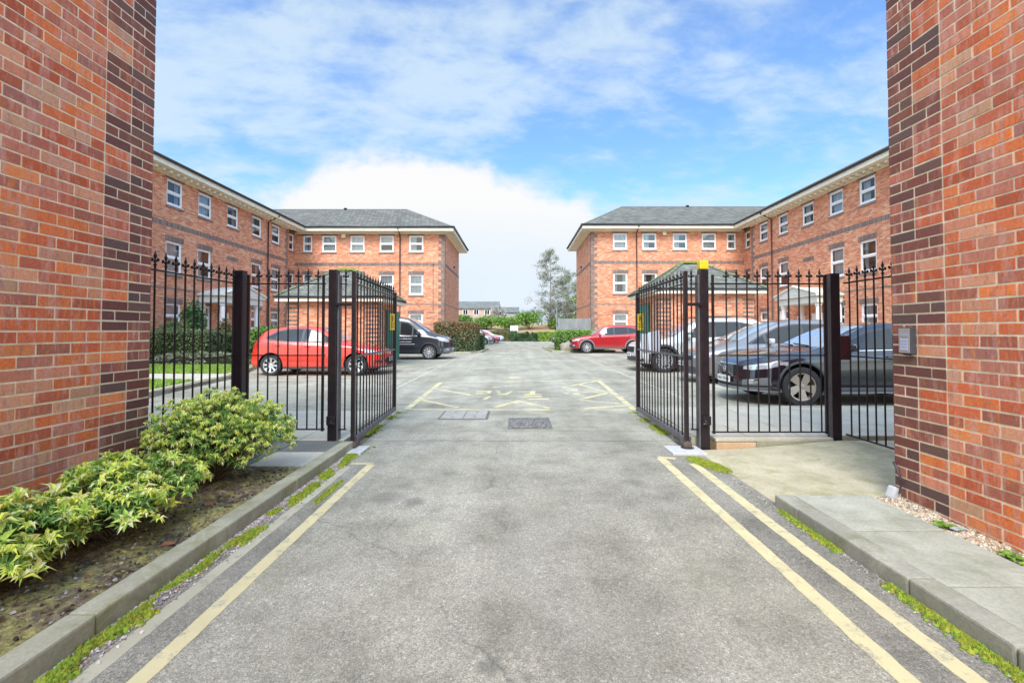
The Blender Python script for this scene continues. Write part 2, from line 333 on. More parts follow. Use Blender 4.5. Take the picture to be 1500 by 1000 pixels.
def slate(name, cols, moss=0, rh=.2, bw=.3):
    m, t, b, V = newmat(name)
    sp = N(t, 'ShaderNodeSeparateXYZ'); t.links.new(V, sp.inputs[0]); cb = N(t, 'ShaderNodeCombineXYZ')
    t.links.new(M(t, 'ADD', sp.outputs[0], sp.outputs[1]), cb.inputs[0]); t.links.new(M(t, 'MULTIPLY', sp.outputs[2], 2.1), cb.inputs[1])
    br = N(t, 'ShaderNodeTexBrick'); t.links.new(cb.outputs[0], br.inputs['Vector'])
    for k, v in (('Scale', 1), ('Brick Width', bw), ('Row Height', rh), ('Mortar Size', .012), ('Mortar Smooth', .3)): br.inputs[k].default_value = v
    br.inputs['Color1'].default_value = (0, 0, 0, 1); br.inputs['Color2'].default_value = (1, 1, 1, 1)
    c = ramp(t, br.outputs['Color'], cols); c = mixc(t, br.outputs['Fac'], c, tuple(v * .45 for v in cols[0][1]))
    c = mixc(t, .6, c, ramp(t, noise(t, V, .6, 6, .7, .5), [(.32, (.72, .74, .72)), (.7, (1.2, 1.18, 1.12))]), 'MULTIPLY')
    if moss: c = mixc(t, ramp(t, noise(t, V, 2.2, 7, .7), [(.5, (0, 0, 0)), (.68, (moss,) * 3)]), c, (.16, .19, .07))
    t.links.new(c, b.inputs['Base Color']); b.inputs['Roughness'].default_value = .9; b.inputs['Specular IOR Level'].default_value = .15
    bumpn(t, b, M(t, 'SUBTRACT', 1.0, br.outputs['Fac']), .6, .01)
    return m
m_slate = slate('grey_slate', [(0, (.105, .10, .093)), (.5, (.145, .14, .13)), (1, (.19, .18, .165))], .25)
m_slatek = slate('green_grey_slate', [(0, (.12, .12, .11)), (.5, (.16, .16, .148)), (1, (.21, .207, .19))], .32)
m_slatef = slate('far_slate', [(0, (.14, .145, .14)), (1, (.2, .2, .19))])

m_white = mat('white_upvc', (.84, .80, .78), .35, var=.05, vscale=4)
m_cream = mat('cream_painted_timber', (.86, .79, .62), .55, var=.12, vscale=1.5)
m_stucco = mat('cream_stucco', (.70, .68, .60), .7, var=.12, vscale=2, bump=.1)
m_blackpl = mat('black_gutter_plastic', (.028, .028, .03), .35, var=.2, vscale=3)
m_iron = mat('black_gloss_iron', (.010, .007, .010), .33, spec=.4, var=.35, vscale=14, vcol=(.022, .014, .017), bump=.12, bscale=60)
m_iron2 = mat('grey_iron', (.13, .125, .135), .42, metal=.2, var=.3, vscale=9, bump=.1, bscale=60)  # lighter grey; paints the light reflected on the gates' bottom rails
m_galv = mat('galvanised_plate', (.62, .62, .62), .5, metal=.15, var=.18, vscale=12)
m_yellow = mat('yellow_plastic', (.84, .56, .015), .42, var=.12, vscale=14)
m_green = mat('green_painted_door', (.012, .19, .125), .45, var=.15, vscale=4)
m_greend = mat('dark_green_frame', (.01, .085, .06), .45)
m_rubber = mat('tyre_rubber', (.028, .028, .03), .75, var=.35, vscale=20)
m_alloy = mat('alloy_rim', (.62, .62, .63), .3, metal=.75)
m_alloyb = mat('bronze_alloy_rim', (.50, .42, .34), .3, metal=.7)
m_black = mat('black_void', (.01, .01, .011), .8)
m_trim = mat('charcoal_plastic_trim', (.045, .047, .052), .55, var=.15, vscale=20)
m_trimg = mat('grey_plastic_trim', (.16, .165, .175), .5, var=.1, vscale=20)
m_chrome = mat('chrome', (.82, .83, .85), .12, metal=1)
m_lamp = mat('headlamp_glass', (.55, .57, .60), .08, metal=.4, spec=.8)
m_rlamp = mat('red_lamp_glass', (.45, .02, .02), .1)
m_orange = mat('amber_lamp', (.8, .25, .02), .15)
m_plate = mat('number_plate', (.80, .80, .78), .4)
m_ink = mat('black_lettering', (.03, .03, .03), .6)
m_carglass = mat('car_glass', (.018, .021, .022), .05, spec=.55)
m_screen = mat('windscreen_glass', (.30, .33, .36), .05, spec=.9, coat=1.0)
m_paper = mat('white_paper', (.80, .80, .86), .7)
m_wood = mat('grey_weathered_timber', (.27, .27, .27), .85, var=.35, vscale=2, stretch=(1, 1, .25), bump=.2)
m_bark = mat('tree_bark', (.27, .245, .20), .9, var=.4, vscale=3, bump=.3)
m_stem = mat('shrub_stem', (.10, .07, .04), .9)
m_rock = concrete('boulder_stone', (.24, .22, .17), (.36, .33, .26), (.17, .18, .09), .6, 1)

def glassmat():
    m = bpy.data.materials.new('window_glass'); m.use_nodes = True; t = m.node_tree; t.nodes.clear()
    o = N(t, 'ShaderNodeOutputMaterial'); mx = N(t, 'ShaderNodeMixShader'); tr = N(t, 'ShaderNodeBsdfTransparent'); gl = N(t, 'ShaderNodeBsdfGlossy'); gl.inputs['Roughness'].default_value = .03
    fr = N(t, 'ShaderNodeFresnel'); fr.inputs[0].default_value = 1.5
    tr.inputs[0].default_value = (.82, .86, .87, 1)
    t.links.new(M(t, 'ADD', fr.outputs[0], .05, clamp=True), mx.inputs[0]); t.links.new(tr.outputs[0], mx.inputs[1]); t.links.new(gl.outputs[0], mx.inputs[2]); t.links.new(mx.outputs[0], o.inputs[0])
    return m
m_glass = glassmat()
m_curtain = mat('net_curtain', (.72, .71, .68), .9, var=.25, vscale=3, stretch=(4, 4, .3))
m_room = mat('dim_room', (.10, .095, .09), .95)

def leafmat(name, col, rough=.5, trans=.25):
    m = bpy.data.materials.new(name); m.use_nodes = True; t = m.node_tree; b = t.nodes['Principled BSDF']; o = t.nodes['Material Output']
    a = N(t, 'ShaderNodeVertexColor'); a.layer_name = 'col'
    c = mixc(t, 1.0, col, a.outputs[0], 'MULTIPLY'); t.links.new(c, b.inputs['Base Color']); b.inputs['Roughness'].default_value = rough; b.inputs['Specular IOR Level'].default_value = .35
    tl = N(t, 'ShaderNodeBsdfTranslucent'); t.links.new(c, tl.inputs[0]); mx = N(t, 'ShaderNodeMixShader'); mx.inputs[0].default_value = trans
    t.links.new(b.outputs[0], mx.inputs[1]); t.links.new(tl.outputs[0], mx.inputs[2]); t.links.new(mx.outputs[0], o.inputs[0])
    return m
m_leaf = leafmat('foliage_leaf', (1, 1, 1), .5, .32)
m_moss = leafmat('moss_cushion', (1, 1, 1), .9, .1)
m_stones = mat('loose_stones', (1, 1, 1), .85, attr=True, bump=.2, bscale=80)

# ------------------------------------------------------------------ the setting: ground
def sheet(name, x0, y0, x1, y1, z, m, n=1):
    b = MB()
    b.face([(x0, y0, z), (x1, y0, z), (x1, y1, z), (x0, y1, z)])
    return struct(b.build(name, m))
m_soilfar = mat('rough_ground', (.17, .16, .09), .95, var=.4, vscale=.2, vcol=(.12, .14, .05), bump=.3, bscale=3)
sheet('ground', -700, -300, 700, 1200, -.03, m_soilfar)
sheet('car_park', -15.3, 6.18, 15.8, 61, 0.0, m_park)
sheet('road', -1.80, -7, 1.95, 6.18, 0.0, m_road)
def strip(name, pts, m, z=.0012):
    b = MB(); b.face([(x, y, z) for x, y in pts]); return struct(b.build(name, m))
strip('road_edge', [(-1.80, -7), (-1.375, -7), (-1.42, 4.65), (-1.80, 4.9)], m_edge)
strip('road_edge', [(1.41, -7), (1.95, -7), (1.95, 3.6), (1.96, 4.9), (1.49, 4.9)], m_edge)
# tar joint across the road at the gate line
m_joint = mat('tar_joint', (.12, .12, .11), .8, var=.3, vscale=8)
def wobble(x0, x1, y, wd, amp, n=40, z=.0012, seed=1):
    b = MB(); r = random.Random(seed)
    for i in range(n):
        xa, xb = lerp(x0, x1, i / n), lerp(x0, x1, (i + 1) / n)
        f = lambda x: y + amp * mnoise.noise(Vector((x * 1.3, seed, 0)))
        g = lambda x: wd * (.4 + .6 * abs(mnoise.noise(Vector((x * 3, seed + 5, 0)))) * 2)
        b.face([(xa, f(xa) - g(xa), z), (xb, f(xb) - g(xb), z), (xb, f(xb) + g(xb), z), (xa, f(xa) + g(xa), z)])
    return b
struct(wobble(-1.9, 1.9, 5.62, .010, .03, seed=3).build('road_joint', m_joint))
struct(wobble(-1.8, 1.9, 6.18, .006, .01, seed=4, z=.0014).build('road_joint', m_joint))

LZ = [0]
def line(name, x0, y0, x1, y1, wd, m, label, z=.0026, cap=None):
    LZ[0] += 1; z += LZ[0] * .00006
    d = Vector((x1 - x0, y1 - y0, 0)).normalized(); p = Vector((-d.y, d.x, 0)) * wd / 2; n = max(2, int(math.hypot(x1 - x0, y1 - y0) / .06))
    b = MB(); r = random.Random(int(x0 * 100)); pl = [];
    for i in range(n + 1):
        q = Vector((lerp(x0, x1, i / n), lerp(y0, y1, i / n), z)); e = .004 * r.uniform(-1, 1); e2 = .004 * r.uniform(-1, 1)
        pl.append((q - p * (1 + e * 18), q + p * (1 + e2 * 18)))
    dn = lambda v: Vector((v.x, v.y, -.002))
    for a, c in zip(pl, pl[1:]):
        b.face([a[0], c[0], c[1], a[1]]); b.face([dn(a[0]), dn(c[0]), c[0], a[0]]); b.face([a[1], c[1], dn(c[1]), dn(a[1])])
    b.face([dn(pl[0][0]), pl[0][0], pl[0][1], dn(pl[0][1])]); b.face([pl[-1][0], dn(pl[-1][0]), dn(pl[-1][1]), pl[-1][1]])
    if cap: b.box(cap[0], cap[1])
    o = struct(b.build(name, m)); return o
line('road_marking', -1.365, -6, -1.42, 4.62, .078, m_yel, '')
line('road_marking', -1.60, -6, -1.625, 4.55, .075, m_greyl, '')
line('road_marking', -1.63, 4.66, -1.40, 4.66, .07, m_yelw, '', z=.0036)
line('road_marking', 1.40, -6, 1.475, 4.86, .085, m_yel, '')
line('road_marking', 1.625, -6, 1.735, 4.66, .085, m_yel, '')
line('road_marking', 1.46, 4.90, 1.62, 4.84, .06, m_yel, '', z=.0036)
# yellow box beyond the gate
BX = [(-1.83, 7.86), (1.95, 7.84), (2.16, 12.6), (-1.93, 12.0)]
line('road_marking', BX[0][0], BX[0][1], BX[3][0], BX[3][1], .11, m_yelbox, '')
line('road_marking', BX[1][0], BX[1][1], BX[2][0], BX[2][1], .11, m_yelbox, '')
line('road_marking', -1.78, 7.86, .55, 7.84, .08, m_yelbox, '', z=.0036)
line('road_marking', 1.1, 7.86, 1.9, 7.84, .07, m_yelw, '', z=.0036)
line('road_marking', -1.88, 12.0, 2.1, 12.58, .10, m_yelw, '', z=.0036)
for (a, b_, c_, d_, mm) in ((-1.84, 9.0, -1.0, 8.05, m_yelbox), (-1.86, 9.0, -.95, 9.6, m_yelw), (-1.88, 10.7, -.95, 9.65, m_yelbox), (-1.9, 10.8, -1.1, 11.5, m_yelw),
                            (1.97, 8.3, 1.15, 7.95, m_yelbox), (1.98, 8.4, 1.2, 8.9, m_yelw), (1.2, 9.0, 2.05, 10.1, m_yelbox), (2.0, 10.2, 1.35, 10.0, m_yelw), (1.05, 10.9, 2.12, 12.4, m_yelbox), (2.1, 9.3, 1.5, 11.6, m_yelw),
                            (-.35, 8.1, .0, 8.75, m_yelbox), (0.05, 8.75, .55, 8.0, m_yelbox), (.0, 8.5, .02, 8.85, m_yelbox), (-.1, 8.6, .14, 8.6, m_yelbox), (-.55, 10.9, .1, 11.4, m_yelw)):
    line('road_marking', a, b_, c_, d_, .10 if mm is m_yelw else .085, mm, '', z=.0046)
# fragments of worn lettering inside the box
FR = [(-.88, 10.2, -.6, 10.2, .10), (-.85, 9.85, -.55, 9.85, .12), (-.6, 9.85, -.58, 10.3, .08), (-.42, 10.25, -.36, 10.0, .07), (-.4, 9.75, -.22, 9.75, .1), (-.22, 9.75, -.1, 10.2, .07), (.05, 10.15, .3, 10.15, .08), (.16, 9.7, .5, 9.75, .1),
      (.32, 9.8, .36, 10.3, .1), (.12, 9.4, .5, 9.42, .1), (.2, 9.05, .62, 9.05, .09), (-.62, 9.0, -.54, 9.4, .08), (.98, 9.85, 1.08, 9.85, .14), (1.16, 9.8, 1.3, 9.8, .12), (1.2, 10.4, 1.35, 10.4, .12), (-.2, 13.2, .1, 13.25, .3), (-.25, 12.0, -.1, 12.0, .16)]
for i, (a, b_, c_, d_, wd) in enumerate(FR): line('road_marking', a, b_, c_, d_, wd, m_yelbox, '', z=.0036)
line('road_marking', -2.74, 10.6, -2.8, 16.8, .07, m_whitep, ''); line('road_marking', -2.8, 16.8, -2.82, 22, .09, m_yelw, '')
line('road_marking', 3.22, 9.0, 3.22, 17.5, .07, m_whitep, ''); line('road_marking', 3.22, 17.5, 3.28, 21.5, .10, m_yelw, '')
for yy in (12.6, 16.4, 18.9): line('road_marking', -7.8, yy, -2.8, yy, .08, m_whitep, '')
for yy in (10.7, 13.6, 17.3): line('road_marking', 3.3, yy, 8.2, yy, .08, m_whitep, '')

# kerbs, paths, beds
def stones_run(name, xa, xb, ys, z0, z1, m, axis='y', bev=.012, parent=None, seed=0):
    r = random.Random(seed); b = MB()
    for a, c in zip(ys, ys[1:]):
        j = r.uniform(-.004, .004)
        if axis == 'y': b.box((xa + j, a + .003, z0), (xb + j, c - .003, z1 + r.uniform(-.003, .003)), bev=bev)
        else: b.box((a + .003, xa + j, z0), (c - .003, xb + j, z1 + r.uniform(-.003, .003)), bev=bev)
    return b.build(name, m, parent, smooth=False)
yl = [-6.2 + .915 * i for i in range(12)] + [5.19]
yl = [y for y in yl if y < 4.6] + [5.19]
struct(stones_run('kerb', -1.915, -1.79, yl, -.06, .10, m_kerb, seed=2))
struct(stones_run('kerb', 1.917, 2.05, [-6.4, -4.55, -3.64, -2.73, -1.82, -.9, 0.01, .92, 1.84, 2.34, 3.25, 3.54], -.06, .09, m_kerbr, seed=3))
# right paving slabs
b = MB(); r = random.Random(4)
ys = [3.53 - .628 * i for i in range(16)]
for a, c in zip(ys, ys[1:]): b.box((2.056, c + .008, -.03), (2.62, a - .008, .088 + r.uniform(-.004, .003)), bev=.006)
struct(b.build('pavement', m_slab))
# sloping concrete apron by the right-hand fence
b = MB()
def apron_z(x, y):
    return .004 + .105 * min(1, max(0, (x - 1.95) / 1.5)) ** 1.5 * (1 - .25 * max(0, min(1, (4.6 - y) / 1.2)))
nx, ny = 14, 12; g = {}
for i in range(nx + 1):
    for j in range(ny + 1):
        x, y = lerp(1.955, 4.4, i / nx), lerp(3.545, 5.17, j / ny); g[i, j] = (x, y, apron_z(x, y))
for i in range(nx):
    for j in range(ny): b.face([g[i, j], g[i + 1, j], g[i + 1, j + 1], g[i, j + 1]])
b.box((1.953, 3.54, -.03), (1.957, 5.17, .003))
struct(b.build('pavement_ramp', m_ramp, smooth=False))
# inner raised paths behind the fence
b = MB(); r = random.Random(8)
xs = [2.02, 2.6, 3.2, 3.8, 4.4, 5.0, 5.6, 6.2, 6.8, 7.4]; yy_ = [5.36, 6.0, 6.65, 7.4]
for a, c in zip(xs, xs[1:]):
    for d, e in zip(yy_, yy_[1:]): b.box((a + .003, d + .003, -.03), (c - .003, e - .003, .118 + r.uniform(-.003, .003)), bev=.004)
struct(b.build('inner_path', m_ramp2))
struct(stones_run('kerb', 7.402, 7.52, [2.02, 2.9, 3.8, 4.7, 5.6, 6.5, 7.4], -.06, .122, m_kerb, axis='x'))
struct(stones_run('kerb', 1.965, 2.018, [5.34, 6.2, 7.1, 7.52], -.06, .11, m_kerb))
b = MB()
for i in range(6):
    for j in range(3):
        x1 = -1.918 - .5 * i; y0 = 4.25 + .5 * j
        b.box((x1 - .494, y0 + .003, -.03), (x1, y0 + .497, .092 + r.uniform(-.004, .004)), bev=.005, m=1 if (i, j) in ((0, 1), (1, 1), (1, 0)) else 0)
struct(b.build('pavement', [m_ramp2, m_slabdk]))
b = MB()
for i in range(9):
    for j in range(3):
        x1 = -2.075 - .6 * i; y0 = 5.76 + .55 * j
        b.box((x1 - .594, y0 + .003, -.03), (x1, y0 + .547, .055 + r.uniform(-.003, .003)), bev=.005)
struct(b.build('inner_path', m_ramp2))
struct(stones_run('kerb', -2.07, -1.985, [5.3, 6.2, 6.9, 7.41], -.06, .085, m_kerb))

# planting bed, left
b = MB(); g = {}; nx, ny = 26, 130
for i in range(nx + 1):
    for j in range(ny + 1):
        x, y = lerp(-2.985, -1.912, i / nx), lerp(-2.5, 4.25, j / ny)
        z = .07 + .06 * mnoise.noise(Vector((x * 2.2, y * 2.2, 3))) + .025 * mnoise.noise(Vector((x * 12, y * 12, 1))) + .05 * (-1.912 - x)
        if i == nx: z = .075
        g[i, j] = (x, y, z)
for i in range(nx):
    for j in range(ny): b.face([g[i, j], g[i + 1, j], g[i + 1, j + 1], g[i, j + 1]])
def soilmat():
    m, t, bb, V = newmat('planting_soil')
    c = ramp(t, noise(t, V, 22, 8, .75), [(.35, (.055, .04, .025)), (.5, (.17, .125, .08)), (.65, (.38, .31, .21))])
    c = mixc(t, ramp(t, noise(t, V, 4.5, 7, .7, .5), [(.44, (0, 0, 0)), (.55, (.85, .85, .85))]), c, ramp(t, noise(t, V, 40, 5, .7), [(.35, (.16, .14, .05)), (.65, (.56, .50, .16))]))
    t.links.new(c, bb.inputs['Base Color']); bb.inputs['Roughness'].default_value = 1; bumpn(t, bb, noise(t, V, 45, 6, .75), .9, .02); return m
struct(b.build('planting_bed', soilmat(), smooth=True))

def chips(name, n, region, zf, cols, size, seed, m, flat=.5, kinds='stone', label=None, cat=None):
    r = random.Random(seed); b = MB()
    for _ in range(n):
        x, y = region(r)
        if x is None: continue
        s = size * r.uniform(.5, 1.5); z = zf(x, y); c = r.choice(cols); k = r.uniform(.75, 1.2); c = tuple(v * k for v in c)
        q = Euler((r.uniform(-.4, .4), r.uniform(-.4, .4), r.uniform(0, 6.28))).to_matrix()
        if kinds == 'stone':
            nn = 5; top = [q @ Vector((math.cos(i * 2 * PI / nn) * s * r.uniform(.5, .8), math.sin(i * 2 * PI / nn) * s * r.uniform(.4, .7), s * flat)) + Vector((x, y, z)) for i in range(nn)]
            bot = [q @ Vector((math.cos(i * 2 * PI / nn) * s, math.sin(i * 2 * PI / nn) * s * .8, -s * .3)) + Vector((x, y, z)) for i in range(nn)]
            b.add(top + bot, [tuple(range(nn))] + [(i, nn + i, nn + (i + 1) % nn, (i + 1) % nn) for i in range(nn)], 0, c)
        else:   # fallen leaf
            b.add([q @ Vector(p) * s + Vector((x, y, z + .006)) for p in ((-1, 0, 0), (0, -.45, .12), (1, 0, .1), (0, .45, .16))], [(0, 1, 2, 3)], 0, c)
    o = b.build(name, m); o['kind'] = 'stuff'
    if label: o['label'] = label; o['category'] = cat
    return o
def bedz(x, y): return .075 + .06 * mnoise.noise(Vector((x * 2.2, y * 2.2, 3))) + .05 * (-1.912 - x)
chips('leaf_litter', 2600, lambda r: (r.uniform(-2.95, -1.93), r.uniform(-.5, 4.2)), bedz, [(.16, .10, .05), (.24, .17, .09), (.10, .06, .035), (.30, .26, .16), (.28, .10, .04), (.26, .27, .09)], .013, 5, m_leaf, kinds='leaf', label='scatter of fallen brown leaves on the dark soil under the bushes', cat='leaves')
chips('soil_crumbs', 2200, lambda r: (r.uniform(-2.95, -1.93), r.uniform(-.5, 4.2)), bedz, [(.09, .07, .05), (.16, .14, .11), (.3, .29, .26), (.05, .035, .025), (.22, .22, .08)], .009, 6, m_stones, label='loose crumbs of soil and grit in the planting bed', cat='soil')
# gutter grit and moss, left and right
def lg(r):
    y = r.uniform(.6, 5.1); return (-1.79 + abs(r.gauss(0, .055)) , y)
chips('gutter_grit', 5200, lg, lambda x, y: .006, [(.34, .29, .29), (.45, .40, .38), (.24, .20, .20), (.55, .5, .46), (.30, .22, .15)], .0065, 7, m_stones, label='pinkish grit washed along the foot of the left kerb', cat='grit')
def rg(r):
    y = r.uniform(.6, 4.9); return (1.914 - abs(r.gauss(0, .035)), y)
chips('gutter_grit', 1300, rg, lambda x, y: .005, [(.26, .24, .21), (.34, .31, .27), (.18, .16, .14), (.40, .37, .32)], .005, 8, m_stones, label='grey grit along the foot of the right kerb', cat='grit')
def moss(name, n, region, label, seed, size=.011):
    r = random.Random(seed); b = MB()
    for _ in range(n):
        x, y = region(r)
        if x is None: continue
        s = size * r.uniform(.6, 1.7); k = r.uniform(.6, 1.25); c = (.24 * k * r.uniform(.7, 1.25), .285 * k, .03 * k)
        a = r.uniform(0, 6.28); nn = 6; hgt = s * r.uniform(.5, 1.1)
        ring = [Vector((x + math.cos(a + i * 2 * PI / nn) * s * r.uniform(.8, 1.2), y + math.sin(a + i * 2 * PI / nn) * s * r.uniform(.8, 1.2), .004)) for i in range(nn)]
        ring2 = [Vector((x + (p.x - x) * .6, y + (p.y - y) * .6, hgt)) for p in ring]
        b.add(ring + ring2 + [Vector((x, y, hgt * 1.3))], [(i, (i + 1) % nn, nn + (i + 1) % nn, nn + i) for i in range(nn)] + [(nn + i, nn + (i + 1) % nn, 2 * nn) for i in range(nn)], 0, c)
        for _k in range(3):
            t0 = r.uniform(0, 6.28); q = Vector((math.cos(t0), math.sin(t0), 0)) * s
            p0 = Vector((x, y, hgt * .8)) + q * .5
            b.add([p0 - q.cross(Vector((0, 0, 1))) * .15, p0 + q.cross(Vector((0, 0, 1))) * .15, p0 + q * .5 + Vector((0, 0, s * .9))], [(0, 1, 2)], 0, (c[0] * 1.2, c[1] * 1.2, c[2]))
    o = b.build(name, m_moss, smooth=False); tag(o, label, 'moss', kind='stuff')
def nz(x, y, s, k): return mnoise.noise(Vector((x * s, y * s, k)))
def ml(r):
    y = r.uniform(.7, 5.0); cx = -1.715 + .03 * nz(y, 0, 1.2, 2); x = r.gauss(cx, .026)
    if nz(y, x * 1.6, 3.6, 9) < -.02 + .08 * math.sin(y * 2) or x < -1.78 or x > -1.655: return (None, None)
    return (x, y)
moss('moss', 10000, ml, 'bright green moss growing between the left kerb and the faded line', 11)
def mrr(r):
    y = r.uniform(.7, 3.45); x = 1.912 - abs(r.gauss(0, .03)) * lerp(1.2, .45, (y - .7) / 2.75)
    if nz(y, 0, 2.1, 4) < -.22: return (None, None)
    return (x, y)
moss('moss', 5200, mrr, 'bright green moss in the gutter below the right kerb', 12, .009)
def mr2(r):
    a, d = r.uniform(0, 6.28), r.random() ** .5; x = 1.86 + math.cos(a) * d * .10; y = 4.62 + math.sin(a) * d * .28
    return (x - (y - 4.62) * .3, y)
moss('moss', 1500, mr2, 'patch of moss at the far end of the outer right yellow line', 13, .009)
def ml2(r):
    a, d = r.uniform(0, 6.28), r.random() ** .5; return (-1.52 + math.cos(a) * d * .035, 3.85 + math.sin(a) * d * .3)
moss('moss', 300, ml2, 'thin moss between the two left road lines', 14, .007)
def ml3(r):
    return (r.gauss(-1.78, .07), r.uniform(4.95, 5.35))
moss('moss', 500, ml3, 'moss and weeds round the foot of the left gate post', 15, .009)
def gates_moss(s):
    def f(r):
        y = r.uniform(5.7, 7.6); x = s * (1.93 - abs(r.gauss(0, .06)))
        if nz(y, s, 2.0, 7) < -.05: return (None, None)
        return (x, y)
    return f
moss('moss', 700, gates_moss(-1), 'thin moss on the tarmac below the left gate leaf', 16, .009)
moss('moss', 1200, gates_moss(1), 'green moss on the tarmac below the right gate leaf', 17, .009)
# gravel bed by the right wall
sheet('gravel_bed', 2.62, -6, 2.86, 3.55, .055, mat('gravel_base', (.22, .165, .11), .95, var=.5, vscale=25, bump=.6))
chips('gravel', 9000, lambda r: (r.uniform(2.62, 2.84), r.uniform(.9, 3.56)), lambda x, y: .062 + .015 * nz(x, y, 8, 1), [(.50, .38, .24), (.62, .52, .38), (.40, .27, .16), (.30, .21, .13), (.72, .66, .55), (.45, .42, .36)], .0075, 9, m_stones, label='beige and brown pea gravel along the foot of the right wall', cat='gravel')
chips('gravel_weed', 160, lambda r: (r.gauss(2.70, .03), r.choice((2.55, 2.62, 2.3, 3.0)) + r.gauss(0, .03)), lambda x, y: .072, [(.18, .34, .05), (.26, .42, .07)], .02, 10, m_leaf, kinds='leaf', label='little green weeds sprouting in the gravel', cat='weeds')

# manholes
t_ = thing('manhole_cover', 'pale square steel manhole cover in the tarmac before the yellow box', 'manhole cover', (-.80, 7.32, 0))
b = MB(); b.box((-.37, -.36, 0), (.37, .36, .008)); b.build('frame', mat('cover_frame', (.16, .15, .14), .6, metal=.3), t_)
b = MB(); b.box((-.335, -.325, .008), (-.006, .325, .014)); b.box((.006, -.325, .008), (.335, .325, .014))
for i in range(2):
    for s in (-1, 1): b.box((s * .17 - .02, -.2 + i * .4 - .01, .014), (s * .17 + .02, -.19 + i * .4 + .01, .016), m=1)
b.build('cover', [mat('cover_steel', (.36, .345, .30), .7, spec=.3, var=.25, vscale=9, bump=.4, bscale=50), m_trim], t_)
t_ = thing('drain_cover', 'dark speckled drain cover in the tarmac before the yellow box', 'drain cover', (.18, 6.70, 0))
b = MB(); b.box((-.30, -.40, 0), (.30, .40, .007)); b.build('frame', mat('drain_frame', (.15, .14, .125), .8, var=.3, vscale=12), t_)
def gritty():
    m, t, bb, V = newmat('drain_mesh'); vo = N(t, 'ShaderNodeTexVoronoi'); vo.inputs['Scale'].default_value = 26; t.links.new(V, vo.inputs['Vector'])
    t.links.new(ramp(t, vo.outputs['Distance'], [(.2, (.34, .32, .28)), (.5, (.10, .095, .085))]), bb.inputs['Base Color']); bb.inputs['Roughness'].default_value = .8; return m
b = MB(); b.box((-.27, -.37, .007), (.27, .37, .012)); b.build('grate', gritty(), t_)

# ------------------------------------------------------------------ the two brick piers that frame the view
LIGHTB = [tuple(min(.9, c * k) for c, k in zip(q, (1.26, 1.27, 1.02))) for q in [(.50, .115, .055), (.46, .10, .05), (.56, .15, .07), (.42, .11, .07), (.50, .19, .14), (.44, .16, .13), (.36, .115, .09), (.60, .20, .09), (.53, .24, .17), (.62, .165, .06), (.37, .12, .085), (.42, .095, .05), (.58, .15, .06)]]
DARKB = [tuple(c * k for c, k in zip(q, (1.45, 1.32, 1.12))) for q in [(.135, .062, .056), (.11, .05, .05), (.16, .07, .06), (.12, .07, .065), (.20, .075, .06), (.10, .062, .065), (.145, .055, .05)]]
def nearbrick():
    m, t, bb, V = newmat('pressed_brick')
    a = N(t, 'ShaderNodeVertexColor'); a.layer_name = 'col'
    mp = N(t, 'ShaderNodeMapping'); mp.inputs['Scale'].default_value = (1, 15, 3.2); t.links.new(V, mp.inputs[0])
    band = noise(t, mp.outputs[0], 1.0, 4, .7)
    c = a.outputs[0]
    sp = N(t, 'ShaderNodeSeparateColor'); t.links.new(c, sp.inputs[0])
    lightness = N(t, 'ShaderNodeMapRange'); lightness.inputs['From Min'].default_value = .18; lightness.inputs['From Max'].default_value = .32; t.links.new(sp.outputs[0], lightness.inputs['Value'])
    f = M(t, 'MULTIPLY', ramp(t, band, [(.50, (0, 0, 0)), (.62, (.62, .62, .62))]), lightness.outputs[0])
    c = mixc(t, f, c, (.66, .36, .29))
    f2 = M(t, 'MULTIPLY', ramp(t, noise(t, mp.outputs[0], 1.7, 3, .7, .3), [(.55, (0, 0, 0)), (.64, (.42, .42, .42))]), lightness.outputs[0])
    c = mixc(t, f2, c, (.32, .13, .11))
    f3 = M(t, 'MULTIPLY', ramp(t, noise(t, mp.outputs[0], .8, 2, .6, .9), [(.58, (0, 0, 0)), (.66, (.5, .5, .5))]), lightness.outputs[0])
    c = mixc(t, f3, c, (.78, .25, .07))
    c = mixc(t, .75, c, ramp(t, noise(t, V, 55, 6, .75), [(.32, (.70, .68, .66)), (.52, (1, 1, 1)), (.72, (1.28, 1.26, 1.24))]), 'MULTIPLY')
    c = mixc(t, ramp(t, noise(t, V, 30, 5, .8), [(.63, (0, 0, 0)), (.70, (.5, .5, .5))]), c, (.52, .44, .36))
    t.links.new(c, bb.inputs['Base Color']); bb.inputs['Roughness'].default_value = .82; bb.inputs['Specular IOR Level'].default_value = .35
    bumpn(t, bb, M(t, 'ADD', noise(t, V, 120, 5, .7), M(t, 'MULTIPLY', noise(t, V, 28, 3), 1.2)), .5, .004)
    return m
m_nb = nearbrick()
m_mortar = mat('lime_mortar', (.90, .78, .56), .95, var=.25, vscale=14, bump=.5, bscale=150)
